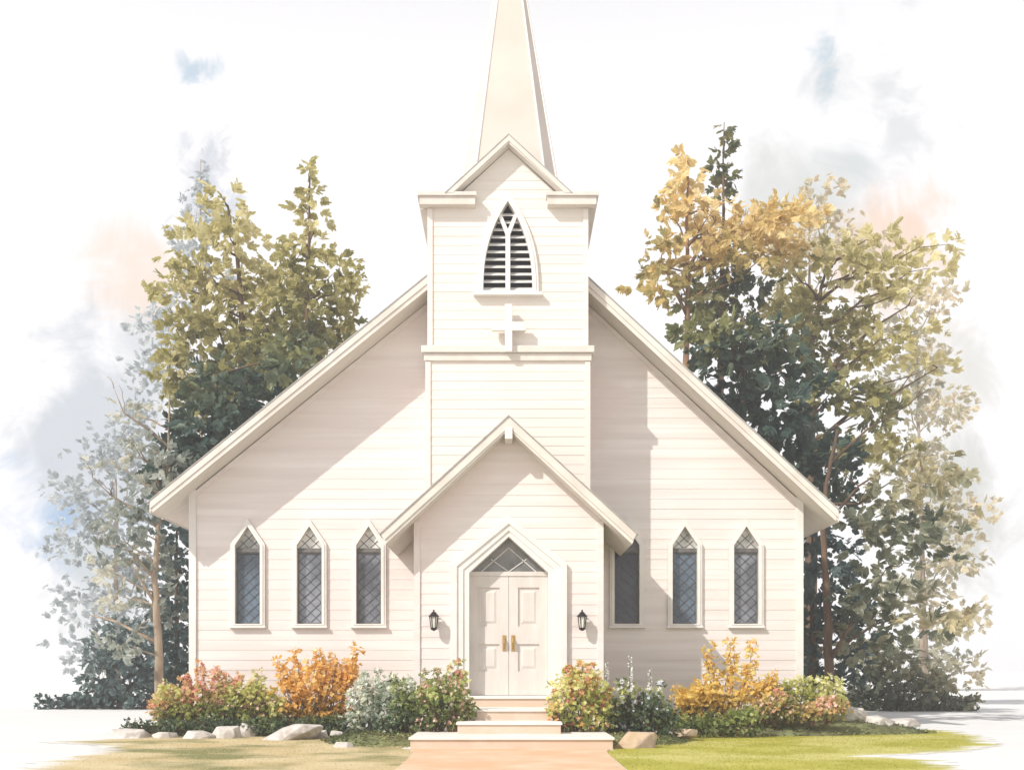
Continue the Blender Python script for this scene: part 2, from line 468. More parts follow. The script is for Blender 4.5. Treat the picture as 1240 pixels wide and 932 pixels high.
for s in (-1, 1):
    zt2 = 12.02; xt = lou_hw(zt2) - .02
    mb.prism([(LX + s*.0 - .05, zy), (LX + .05, zy), (LX + s*xt + .045, zt2), (LX + s*xt - .045, zt2)], TF - .06 - .003*s, TF + .02)
mb.build('mullion', M['trim'], belfry)
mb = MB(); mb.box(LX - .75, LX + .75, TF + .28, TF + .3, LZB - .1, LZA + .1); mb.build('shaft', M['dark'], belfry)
# cross
mb = MB()
cy = TF - .16
cz0, cz1 = 8.79, 9.88
a, b, c, d = .085, .395, 9.27, 9.47
mb.prism([(-a, cz0), (a, cz0), (a, c), (b, c), (b, d), (a, d), (a, cz1), (-a, cz1), (-a, d), (-b, d), (-b, c), (-a, c)], cy - .10, cy + .02)
mb.box(-.05, .05, cy + .021, TF - .02, 9.3, 9.44)
mb.build('cross', M['trim'], church, bevel=.012)

# ---- entrance porch
PW, PZ, PS = 2.09, 7.05, .916
PO = .55
DHW, DZ0, DZS, DZA = .89, .905, 3.66, 4.47
def pz(x): return PZ - PS * abs(x)
PT = .30
def por_l(z): return -PW if z < pz(PW) - PT else -(PZ - PT - z) / PS
def por_r(z): return PW if z < pz(PW) - PT else (PZ - PT - z) / PS
def door_hw(z):
    if z >= DZA: return 0
    return DHW if z < DZS else DHW * (DZA - z) / (DZA - DZS)
mb = MB()
siding(mb, .0, PZ - PT - .01, por_l, por_r, lambda u, n, z: (u, -n, z), [(0, door_hw)], [DZS, DZA, pz(PW) - PT], .245, .008)
for sx in (-1, 1):
    siding(mb, 0, pz(PW) - PT, lambda z: 0, lambda z: YF, lambda u, n, z: (sx * (PW + n), u, z), (), (), .245, .008)
porch = mb.build('porch_wall', M['siding'], church, fix=False)
for sx in (-1, 1):
    mb = MB(); mb.box(min(sx*(PW - .1), sx*(PW + .035)), max(sx*(PW - .1), sx*(PW + .035)), -.038, .1, 0, pz(PW) - PT - .04); mb.build('corner_board', M['siding'], porch)
PT0 = 2.81
mb = MB()
for s in (-1, 1):
    poly = [(0, PZ - .03), (s*PT0, pz(PT0) - .03), (s*(PT0 - .10), pz(PT0) - PT + .06), (0, PZ - PT)]
    if s > 0: poly = poly[::-1]
    mb.prism(poly, -PO, YF - .03)
proof = mb.build('porch_roof', M['soffit'], church)
mb = MB()
for s in (-1, 1):
    poly = [(0, PZ + .01), (s*(PT0 + .04), pz(PT0 + .04) + .01), (s*(PT0 + .015), pz(PT0 + .015) - .026), (0, PZ - .026)]
    if s > 0: poly = poly[::-1]
    mb.prism(poly, -PO - .05, YF - .03)
mb.build('shingles', M['shingle'], proof)
mb = MB()
for s in (-1, 1):
    poly = [(0, PZ - .03), (s*PT0, pz(PT0) - .03), (s*(PT0 - .085), pz(PT0) - .15), (0, PZ - .25)]
    if s > 0: poly = poly[::-1]
    mb.prism(poly, -PO - .03, -PO)
mb.build('rake_board', M['cornice'], proof)
mb = MB(); mb.box(-.085, .085, -PO - .06, -.02, PZ - .52, PZ - .262); mb.build('ridge_beam', M['trim'], proof, bevel=.01)
# doorway surround, stepped
def dpts(hw, zs_, za_): return [(-hw, DZ0 - .01), (hw, DZ0 - .01), (hw, zs_), (0, za_), (-hw, zs_)]
def darch(mb, o, i, y0, y1):
    n = 5
    vs = [(x, y0, z) for x, z in o] + [(x, y0, z) for x, z in i] + [(x, y1, z) for x, z in o] + [(x, y1, z) for x, z in i]
    fs = []
    for a in range(1, 5):
        b = (a + 1) % 5
        fs += [(a, b, b+n, a+n), (b, a, a+2*n, b+2*n), (a+n, b+n, b+3*n, a+3*n), (b+2*n, a+2*n, a+3*n, b+3*n)]
    fs += [(1, 1+n, 1+3*n, 1+2*n), (0, 2*n, 3*n, n)]
    mb.add(vs, fs)
mb = MB()
darch(mb, dpts(1.30, 3.85, 4.90), dpts(1.16, 3.79, 4.74), -.11, -.0)
darch(mb, dpts(1.16, 3.79, 4.74), dpts(1.02, 3.72, 4.59), -.075, -.0)
darch(mb, dpts(1.02, 3.72, 4.59), dpts(.885, 3.655, 4.46), -.045, .40)
surround = mb.build('doorway', M['trim'], church)
YD = .26
mb = MB(); mb.prism([(-.88, 3.70), (.88, 3.70), (0, 4.46)], YD + .04, YD + .06); mb.build('transom_glass', M['transom'], surround)
mb = MB()
mb.box(-.884, .884, YD - .02, YD + .06, 3.60, 3.699)
mb.build('transom_bar', M['door'], surround)
mb = MB()
for xa, za, xb, zb in ((-.62, 3.70, 0, 4.24), (.62, 3.70, 0, 4.24), (-.40, 3.98, 0, 3.70), (.40, 3.98, 0, 3.70)):
    L = math.hypot(xb - xa, zb - za); nx, nz = -(zb - za)/L*.011, (xb - xa)/L*.011
    mb.prism([(xa-nx, za-nz), (xb-nx, zb-nz), (xb+nx, zb+nz), (xa+nx, za+nz)], YD + .02, YD + .038)
mb.build('tracery', M['louver'], surround)
# double door
def dx(px): return (px - VX) / 53.4
for s in (-1, 1):
    mb = MB()
    xa, xb = (.004, .882)
    # stiles and rails around two panels
    st, top, mid0, mid1, bot = .17, 3.598, 2.46, 2.06, 1.44
    X = lambda u: s * u
    def bx(u0, u1, z0, z1, y0=YD, y1=YD + .06): mb.box(min(X(u0), X(u1)), max(X(u0), X(u1)), y0, y1, z0, z1)
    p0, p1 = .21, .69
    bx(xa, p0, DZ0, top); bx(p1, xb, DZ0, top)
    bx(p0, p1, 3.34, top); bx(p0, p1, mid1, mid0); bx(p0, p1, DZ0, bot)
    door = mb.build('door', M['door'], church)
    for z0_, z1_ in ((mid0, 3.34), (bot, mid1)):
        mb = MB()
        bx(p0, p1, z0_, z1_, YD + .035, YD + .055)
        o = [(X(p0 + .07), z0_ + .07), (X(p1 - .07), z0_ + .07), (X(p1 - .07), z1_ - .07), (X(p0 + .07), z1_ - .07)]
        i = [(X(p0 + .12), z0_ + .12), (X(p1 - .12), z0_ + .12), (X(p1 - .12), z1_ - .12), (X(p0 + .12), z1_ - .12)]
        mb.add([(x, YD + .034, z) for x, z in o] + [(x, YD + .015, z) for x, z in i],
               [(0,1,5,4),(1,2,6,5),(2,3,7,6),(3,0,4,7),(4,5,6,7)])
        mb.build('panel', M['door'], door)
    mb = MB()
    hx = s * .10
    mb.box(hx - .042, hx + .042, YD - .012, YD - .001, 1.90, 2.26)
    mb.tube([(hx, YD - .012, 2.2), (hx, YD - .07, 2.17), (hx, YD - .08, 2.08), (hx, YD - .07, 1.99), (hx, YD - .012, 1.96)], [.016, .018, .022, .018, .016], 8)
    mb.build('handle', M['brass'], door, smooth=False)
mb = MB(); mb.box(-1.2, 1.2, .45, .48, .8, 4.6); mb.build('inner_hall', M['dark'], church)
# foundation plinth
mb = MB(); mb.box(XL + .02, XR - .02, YF + .03, YF + .1, -.2, .3); mb.build('foundation', M['rock'], church)

# ---- steps
steps = thing('front_steps', (0, -2.2, 0), 'pale stone steps rising from the peach walkway to the double door', 'steps')
RIS = .224
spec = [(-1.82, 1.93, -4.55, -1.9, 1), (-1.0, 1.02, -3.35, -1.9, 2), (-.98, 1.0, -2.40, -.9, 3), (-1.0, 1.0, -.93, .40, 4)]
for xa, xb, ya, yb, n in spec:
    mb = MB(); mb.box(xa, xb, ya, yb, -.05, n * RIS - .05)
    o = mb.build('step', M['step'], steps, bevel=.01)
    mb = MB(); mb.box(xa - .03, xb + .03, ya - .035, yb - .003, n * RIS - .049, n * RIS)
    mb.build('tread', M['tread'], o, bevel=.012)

# ---- wall lanterns
for x, lab in ((-1.667, 'black wall lantern on the sunny porch wall left of the double door'), (1.635, 'black wall lantern between the door surround and the right porch corner')):
    z0 = 2.36
    ln = thing('wall_lantern', (x, -.02, z0), lab, 'lantern', 'wall lanterns beside the door')
    c = (x, -.20, z0)
    mb = MB()
    mb.box(x - .045, x + .045, -.045, -.018, z0 + .08, z0 + .34)
    mb.tube([(x, -.04, z0 + .30), (x, -.12, z0 + .42), (x, -.20, z0 + .44), (x, -.20, z0 + .40)], [.014] * 4, 6)
    mb.build('bracket', M['iron'], ln)
    mb = MB()
    mb.lathe(c, [(.012, .455), (.022, .435), (.012, .415), (.035, .405), (.055, .385), (.060, .375), (.115, .315), (.118, .300), (.10, .298)], 6)
    mb.build('cap', M['iron'], ln)
    mb = MB()
    for k in range(6):
        t = math.pi / 3 * k
        mb.tube([(c[0] + .095*math.cos(t), c[1] + .095*math.sin(t), z0 + .30), (c[0] + .062*math.cos(t), c[1] + .062*math.sin(t), z0 + .05)], [.010, .010], 5)
    mb.lathe(c, [(.02, -.015), (.07, .02), (.075, .05), (.06, .055)], 6)
    mb.build('cage', M['iron'], ln)
    mb = MB(); mb.lathe(c, [(.052, .056), (.085, .296)], 6); mb.build('glass', M['lampglass'], ln)

# ================================================================== GROUND
def rim(poly, x, y):
    """distance to the outline"""
    p = Vector((x, y)); best = 9
    for i in range(len(poly)):
        a, b = Vector(poly[i]), Vector(poly[(i + 1) % len(poly)])
        t = max(0, min(1, (p - a).dot(b - a) / max(1e-9, (b - a).length_squared)))
        best = min(best, (p - a.lerp(b, t)).length)
    return best
def sheet(name, poly, z, mat, kind='structure', jag=0, seed=1, cell=.2):
    """a turf sheet on a fine grid; 'cover' tells how thick the turf grows: it thins out towards the outer rim"""
    xs = [p[0] for p in poly]; ys = [p[1] for p in poly]
    nx = int((max(xs) - min(xs)) / cell) + 1; ny = int((max(ys) - min(ys)) / cell) + 1
    idx = {}; vs = []; fs = []; cov = []
    def vert(i, j):
        if (i, j) not in idx:
            idx[(i, j)] = len(vs); x, y = min(xs) + i*cell, min(ys) + j*cell
            vs.append((x, y, z))
            c = rim(poly, x, y) if inside(poly, x, y) else -.1
            if abs(x) < 2.6: c = 2
            cov.append(c)
        return idx[(i, j)]
    for i in range(nx):
        for j in range(ny):
            x, y = min(xs) + (i + .5)*cell, min(ys) + (j + .5)*cell
            if inside(poly, x, y): fs.append((vert(i, j), vert(i+1, j), vert(i+1, j+1), vert(i, j+1)))
    me = bpy.data.meshes.new(name); me.from_pydata(vs, [], fs); me.materials.append(mat)
    at = me.attributes.new('cover', 'FLOAT', 'POINT'); at.data.foreach_set('value', cov)
    o = bpy.data.objects.new(name, me); COL.objects.link(o); struct(o, kind)
    return o
def inside(poly, x, y):
    c = False; n = len(poly); j = n - 1
    for i in range(n):
        xi, yi = poly[i]; xj, yj = poly[j]
        if (yi > y) != (yj > y) and x < (xj - xi) * (y - yi) / (yj - yi) + xi: c = not c
        j = i
    return c
def turf_mat(name, base_mat, bare=(.68, .675, .66), width=.9):
    m = base_mat; nt = m.node_tree; p = nt.nodes['Principled BSDF']
    src = p.inputs['Base Color'].links[0].from_socket
    at = nt.nodes.new('ShaderNodeAttribute'); at.attribute_name = 'cover'
    tc = nt.nodes.new('ShaderNodeTexCoord'); mp = nt.nodes.new('ShaderNodeMapping'); mp.inputs['Scale'].default_value = (.6, 1.8, 1)
    nt.links.new(tc.outputs['Object'], mp.inputs[0])
    n = nt.nodes.new('ShaderNodeTexNoise'); n.inputs['Scale'].default_value = 1.1; n.inputs['Detail'].default_value = 7; n.inputs['Roughness'].default_value = .6
    nt.links.new(mp.outputs[0], n.inputs['Vector'])
    ma = nt.nodes.new('ShaderNodeMath'); ma.operation = 'MULTIPLY_ADD'; nt.links.new(n.outputs['Fac'], ma.inputs[0]); ma.inputs[1].default_value = 2.0; ma.inputs[2].default_value = -1.0
    ad = nt.nodes.new('ShaderNodeMath'); ad.operation = 'ADD'; nt.links.new(ma.outputs[0], ad.inputs[0]); nt.links.new(at.outputs['Fac'], ad.inputs[1])
    mr = nt.nodes.new('ShaderNodeMapRange'); mr.interpolation_type = 'SMOOTHSTEP'; mr.inputs[1].default_value = .0; mr.inputs[2].default_value = width
    nt.links.new(ad.outputs[0], mr.inputs[0])
    mx = nt.nodes.new('ShaderNodeMixRGB'); mx.inputs[1].default_value = (*bare, 1)
    nt.links.new(mr.outputs[0], mx.inputs[0]); nt.links.new(src, mx.inputs[2]); nt.links.new(mx.outputs[0], p.inputs['Base Color'])
turf_mat('lawn', M['lawn'], width=.5); turf_mat('dry', M['dry'], width=.6)
mb = MB(); mb.add([(-900, -120, 0), (900, -120, 0), (900, 1600, 0), (-900, 1600, 0)], [(0, 1, 2, 3)])
struct(mb.build('ground', M['ground']))
def G(px, py):
    D = F * EYE / (py - VY)
    p = P(px, py, D); return (p.x, p.y)
# walkway: flares a little where it meets the bottom step
wl = [(-1.80, -4.5), (-1.72, -5.2), (-1.66, -6.5), (-1.66, -9), (-1.75, -30)]
wr = [(1.80, -30), (1.72, -9), (1.72, -6.5), (1.76, -5.2), (1.88, -4.5)]
mb = MB()
lo, hi = wl + wr, None
mb.add([(x, y, .012) for x, y in lo], [tuple(range(len(lo)))])
struct(mb.build('walkway', M['path']))
lawnR = [(1.74, -5.0), (1.74, -15), (7.0, -15), (6.2, -10.5), (6.8, -8.4), (7.2, -7.2), (6.3, -6.2), (8.2, -5.2), (9.7, -3.2), (10.6, -.2), (10.9, 2.4), (9.5, 3.6), (7.2, 2.0), (2.0, 1.9), (1.95, -4.4)]
struct(sheet('lawn', lawnR, .004, M['lawn'], jag=.12, seed=3))
lawnL = [(-1.70, -5.0), (-1.90, -4.4), (-2.1, 1.9), (-7.9, 2.0), (-9.4, 1.2), (-8.2, -.6), (-9.6, -2.4), (-8.0, -3.4), (-7.4, -5.4), (-7.6, -7.4), (-7.2, -9.1), (-8, -15), (-1.68, -15)]
struct(sheet('dry_lawn', lawnL, .004, M['dry'], jag=.12, seed=4))

def inside(poly, x, y):
    c = False; n = len(poly); j = n - 1
    for i in range(n):
        xi, yi = poly[i]; xj, yj = poly[j]
        if (yi > y) != (yj > y) and x < (xj - xi) * (y - yi) / (yj - yi) + xi: c = not c
        j = i
    return c
def blades(name, poly, n, mat, h=(.02, .055), seed=5, tint=lambda x, y, r: r.random()):
    rng = random.Random(seed); mb = MB()
    xs = [p[0] for p in poly]; ys = [p[1] for p in poly]
    k = 0
    while k < n:
        x, y = rng.uniform(min(xs), max(xs)), rng.uniform(min(ys), max(ys))
        if not inside(poly, x, y) or (abs(x) > 2.4 and rim(poly, x, y) < rng.uniform(.2, 1.5)): continue
        k += 1
        a = rng.uniform(0, 6.28); w = rng.uniform(.004, .008); hh = rng.uniform(*h); l = rng.uniform(-.04, .04); l2 = rng.uniform(-.04, .04)
        mb.add([(x - w*math.cos(a), y - w*math.sin(a), .003), (x + w*math.cos(a), y + w*math.sin(a), .003), (x + l, y + l2, hh)], [(0, 1, 2)], tint(x, y, rng))
    o = mb.build(name, mat); struct(o, 'stuff'); return o
blades('lawn_grass', lawnR, 22000, M['tuft'], h=(.012, .028), seed=6)
blades('dry_grass', lawnL, 14000, M['drytuft'], h=(.012, .028), seed=7)

# planting beds: low mounds of soil along the church
def mound(name, cx, cy, rx, ry, h, mat, seed, nx=60, ny=16):
    rng = random.Random(seed)
    ph = [rng.uniform(0, 6.28) for _ in range(6)]
    mb = MB(); vs = []
    rad = 9
    vs.append((cx, cy, h))
    for r in range(1, rad + 1):
        for a in range(nx):
            t = 2 * math.pi * a / nx
            wob = 1 + .07*math.sin(3*t + ph[0]) + .05*math.sin(7*t + ph[1]) + .03*math.sin(13*t + ph[2])
            q = r / rad
            x, y = cx + rx*q*wob*math.cos(t), cy + ry*q*wob*math.sin(t)
            z = h * (1 - q**3.2) + .03*math.sin(x*5 + ph[3])*math.sin(y*6 + ph[4])*(1 - q)
            if r == rad: z = -.03
            vs.append((x, y, z))
    fs = [(0, 1 + a, 1 + (a + 1) % nx) for a in range(nx)]
    for r in range(rad - 1):
        for a in range(nx):
            fs.append((1 + r*nx + a, 1 + (r+1)*nx + a, 1 + (r+1)*nx + (a+1) % nx, 1 + r*nx + (a+1) % nx))
    mb.add(vs, fs)
    o = mb.build(name, mat, smooth=True); struct(o); return o
mound('flower_bed', -5.3, 1.35, 3.6, 1.55, .33, M['soil'], 11)
mound('flower_bed', -2.3, -1.7, 1.5, 2.2, .16, M['soil'], 12)
mound('flower_bed', 2.25, -1.7, 1.4, 2.2, .16, M['soil'], 13)
mound('flower_bed', 5.6, 1.35, 4.3, 1.55, .33, M['soil'], 14)

# creeping cover over the bare soil of the beds
def cover(name, spots, n, mat, seed):
    rng = random.Random(seed); mb = MB()
    for cx, cy, rx, ry, h in spots:
        for _ in range(n):
            t = rng.uniform(0, 6.283); q = rng.random() ** .5 * 1.06
            x, y = cx + rx*q*math.cos(t), cy + ry*q*math.sin(t)
            z = max(.0, h * (1 - q**3.2)) + rng.uniform(.005, .05)
            a = rng.uniform(0, 6.283); L = rng.uniform(.05, .10)
            d = Vector((math.cos(a), math.sin(a), rng.uniform(.0, .7))).normalized()
            sd = Vector((-d.y, d.x, 0)).normalized() * L * .28
            p = Vector((x, y, z)); tt = min(1, max(0, .45 + .3*math.sin(x*1.7 + cy) + rng.gauss(0, .15)))
            mb.add([p, p + d*L*.45 + sd, p + d*L, p + d*L*.45 - sd], [(0, 1, 2, 3)], tt)
    struct(mb.build(name, mat), 'stuff')
M['cover'] = leaf_mat('creeping cover leaves', [(.05, .07, .03), (.14, .16, .06), (.30, .31, .12), (.48, .46, .22)], .4, 1)
cover('ground_cover', [(-5.3, 1.35, 3.6, 1.55, .33), (-2.3, -1.7, 1.5, 2.2, .16), (2.25, -1.7, 1.4, 2.2, .16), (5.6, 1.35, 4.3, 1.55, .33)], 3200, M['cover'], 31)

# rocks
def rock(px, py, w, h, D, mat, lab, seed, tilt=0, pointed=.5):
    rng = random.Random(seed)
    k = F / D
    base = P(px, py, D)
    W, H = w / k * .92, h / k * .92; base.z -= .02
    bm = bmesh.new()
    pts = []
    for _ in range(20):
        t = rng.uniform(0, 6.28); u = rng.uniform(-.4, 1)
        r = (1 - max(u, 0) ** 1.6 * pointed) ** .6
        pts.append((math.cos(t)*r*W/2*rng.uniform(.82, 1.05) + tilt*u*W*.25, math.sin(t)*r*W*.38*rng.uniform(.82, 1.05), max(u, -.3)*H))
    for p in pts: bm.verts.new(p)
    r_ = bmesh.ops.convex_hull(bm, input=bm.verts)
    bmesh.ops.delete(bm, geom=[v for v in bm.verts if not v.link_faces], context='VERTS')
    bmesh.ops.bevel(bm, geom=bm.edges[:], offset=min(W, H)*.04, segments=2, profile=.55, affect='EDGES')
    me = bpy.data.meshes.new('rock'); bm.to_mesh(me); bm.free(); me.materials.append(mat)
    o = bpy.data.objects.new('rock', me); COL.objects.link(o); o.location = base
    return tag(o, lab, 'rock', 'rocks edging the flower beds')
R_ = [
 (156, 893, 62, 15, 25.2, 'rock', 'low grey rock at the far left end of the rock row', 0),
 (199, 893, 42, 10, 25.2, 'rock', 'flat slab-like rock, second from the left end of the row', 0),
 (238, 895, 58, 14, 25.0, 'rock', 'long low sloping rock in front of the red-flowered shrub', .5),
 (274, 894, 44, 20, 25.1, 'rock', 'rounded mid-sized rock touching the long low sloping rock', .2),
 (300, 889, 30, 18, 25.6, 'rock', 'small rock just left of the largest white boulder', 0),
 (340, 899, 84, 27, 24.6, 'rock', 'largest white boulder, wedge shaped and rising to the right', 1.5),
 (386, 895, 34, 16, 25.0, 'rock', 'small rounded rock just right of the largest white boulder', 0),
 (411, 896, 30, 15, 25.0, 'rock', 'small grey rock at the foot of the white-flowered bush', 0),
 (416, 915, 40, 23, 22.0, 'rock', 'pointed whitish rock standing forward on the dry lawn', 0),
 (449, 911, 44, 14, 22.4, 'rocktan', 'flat tan rock on the left lawn near the bottom step', -.3),
 (768, 906, 60, 25, 21.9, 'rocktan', 'big tan rock on the green lawn right of the bottom step', .6),
 (826, 895, 44, 18, 24.0, 'rocktan', 'smaller brownish rock on the green lawn under the orange bush', .4),
 (1032, 870, 46, 17, 27.2, 'rock', 'pale rock nearest the right church corner', 0),
 (1060, 875, 54, 13, 27.2, 'rock', 'long pale flat rock, middle of the three at the right end', 0),
 (1094, 876, 48, 9, 27.6, 'rock', 'lowest flat rock at the far right end of the bed', 0),
]
for i, (px, py, w, h, D, m, lab, tl) in enumerate(R_): rock(px, py, w, h, D, M[m], lab, 40 + i, tl)

# ================================================================== PLANTS
def leaf(mb, p, d, nrm, L, W, tint):
    """one leaf: base p, growing along d, its face towards nrm"""
    s = d.cross(nrm)
    if s.length < .05: s = d.cross(Vector((.3, .9, .1)))
    s.normalize(); n = s.cross(d).normalized()
    a = p + d*L*.26 + s*W*.44 + n*W*.08
    b = p + d*L*.30 - s*W*.46 + n*W*.10
    c = p + d*L*.80 + s*W*.36 + n*W*.03
    e = p + d*L*.76 - s*W*.34 + n*W*.04
    mb.add([p, a, c, p + d*L - n*W*.12, e, b], [(0, 1, 2, 3), (0, 3, 4, 5)], tint)
def rnd_dir(r):
    z = r.uniform(-1, 1); t = r.uniform(0, 6.283); q = math.sqrt(1 - z*z)
    return Vector((q*math.cos(t), q*math.sin(t), z))
FOL = 8.0
def crown_mesh(clumps, leaf_len, dens, rng, droop=0.0, spread=1.0, nl=(5, 9), tint_spread=.25, face=.8):
    """clumps: (centre, rx, ry, rz, tint); leaves sit in sprays, fanned like a hand, and face out of the crown"""
    mb = MB()
    for c, rx, ry, rz, tint in clumps:
        LL = min(leaf_len, .42 * (rx + rz) + .03)
        n = max(10, int(FOL * dens * rx * rz / (LL * LL)))
        ph = [rng.uniform(0, 6.28) for _ in range(3)]
        for _ in range(n):
            d = rnd_dir(rng)
            lump = 1 + .18*math.sin(4*d.x + ph[0]) + .18*math.sin(5*d.z + ph[1]) + .12*math.sin(7*d.y + ph[2])
            q = rng.random() ** .45 * lump * spread
            p = c + Vector((d.x*rx*q, d.y*ry*q, d.z*rz*q))
            ax = (Vector((d.x, d.y*.6, d.z*.45 - droop)) + rnd_dir(rng)*.8).normalized()
            nr = (Vector((d.x*.7, d.y, d.z*.6 + .35))*face + rnd_dir(rng)*.55).normalized()
            sd_ = ax.cross(nr)
            if sd_.length < .05: continue
            sd_.normalize()
            tt = tint + rng.gauss(0, tint_spread*.38)
            m = rng.randint(*nl)
            for k in range(m):
                f = k / m
                pp = p + ax * (LL * 1.1 * f)
                side = (1 if k % 2 else -1) * (1 - .6*f)
                ld = (ax + sd_*side*rng.uniform(.5, 1.2) + rnd_dir(rng)*.25).normalized()
                L = LL * rng.uniform(.7, 1.2) * (1 - .35*f)
                leaf(mb, pp, ld, nr + rnd_dir(rng)*.25, L, L*rng.uniform(.5, .75), min(1, max(0, tt + rng.gauss(0, .03))))
    return mb
def limb(mb, a, b, r0, r1, rng, n=5, wob=.04):
    a, b = Vector(a), Vector(b); L = (b - a).length
    pts = []; rs = []
    for i in range(n + 1):
        f = i / n
        p = a.lerp(b, f)
        if 0 < i < n: p += rnd_dir(rng) * L * wob
        p.z += math.sin(f * math.pi) * L * .05
        pts.append(p); rs.append(r0 + (r1 - r0) * f)
    mb.tube(pts, rs, 6)
def tree(name, label, cat, trunk, D, clumps, mat, bark, seed, leaf_len=.29, dens=.72, r=(.22, .05), branches=(), ydepth=1.0, group='trees around the church', limbs=True, droop=0.0, tint_spread=.3, base_z=0):
    """trunk: list of (px, py); clumps: (px, py, rx, ry, tint) in photo pixels at distance D"""
    rng = random.Random(seed); k = F / D
    tp = [P(x, y, D) for x, y in trunk]
    tp[0].z = base_z - .1
    root = thing(name, (tp[0].x, tp[0].y, base_z), label, cat, group)
    mb = MB()
    # resample the trunk so it bends softly
    pts = []
    for a, b in zip(tp, tp[1:]):
        for q in range(4): pts.append(a.lerp(b, q / 4) + Vector((rng.uniform(-1, 1), rng.uniform(-1, 1), 0)) * r[0] * .18)
    pts.append(tp[-1])
    n = len(pts)
    rs = [r[0] + (r[1] - r[0]) * (i / (n - 1)) ** .8 for i in range(n)]
    rs[0] *= 1.5
    mb.tube(pts, rs, 10)
    for br in branches:
        bp = [P(x, y, D + rng.uniform(-.5, .5) * (i > 0)) for i, (x, y, *_) in enumerate(br)]
        b0 = br[0][2] if len(br[0]) > 2 else .07
        mb.tube(bp, [b0 * (1 - .8 * i / (len(bp) - 1)) for i in range(len(bp))], 6)
        for _ in range(3):
            i = rng.randint(1, len(bp) - 1)
            e = bp[i] + Vector((rng.uniform(-.8, .8), rng.uniform(-.8, .8), rng.uniform(.1, .8)))
            limb(mb, bp[i], e, b0*.3, .008, rng, 4, .08)
    cl = []
    for px, py, rx, ry, t in clumps:
        c = P(px, py, D); rx_, rz_ = rx / k * 1.18, ry / k * 1.22
        ry_ = (rx_ * .55 + rz_ * .45) * ydepth
        dd = rng.uniform(-1, 1) * min(1.8, ry_ * 1.0)
        c.y += dd
        cl.append((c, rx_, ry_, rz_, t))
        if limbs:
            below = [p for p in pts if p.z < c.z - .15 * rz_] or pts[:1]
            a = min(below, key=lambda p: (p - c).length + abs((c.z - p.z) - .5 * math.hypot(c.x - p.x, c.y - p.y)))
            limb(mb, a, c, max(.015, r[0] * .2), .008, rng, 5, .05)
    mb.build('trunk', bark, root, smooth=True)
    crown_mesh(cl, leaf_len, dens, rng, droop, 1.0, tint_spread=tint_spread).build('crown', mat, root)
    return root

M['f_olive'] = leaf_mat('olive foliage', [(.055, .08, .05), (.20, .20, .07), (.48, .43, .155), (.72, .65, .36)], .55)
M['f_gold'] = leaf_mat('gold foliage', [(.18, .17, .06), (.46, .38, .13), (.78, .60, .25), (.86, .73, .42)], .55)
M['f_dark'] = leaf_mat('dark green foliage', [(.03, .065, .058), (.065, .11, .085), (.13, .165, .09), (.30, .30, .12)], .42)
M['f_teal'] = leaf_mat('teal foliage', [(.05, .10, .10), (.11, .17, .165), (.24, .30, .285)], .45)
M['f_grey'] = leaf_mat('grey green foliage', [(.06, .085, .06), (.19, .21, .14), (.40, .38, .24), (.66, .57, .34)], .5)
M['f_pale'] = leaf_mat('pale far foliage', [(.30, .34, .36), (.46, .50, .51), (.62, .65, .65)], .55)  # blue-grey paleness of distance haze is put into the leaf colour
M['f_straw'] = leaf_mat('straw far foliage', [(.28, .30, .22), (.50, .47, .32), (.74, .64, .45)], .55)  # straw leaves, paled so distance haze is part of their colour
M['f_mist'] = leaf_mat('silver green foliage', [(.11, .15, .14), (.28, .32, .28), (.48, .50, .43), (.68, .66, .56)], .55)

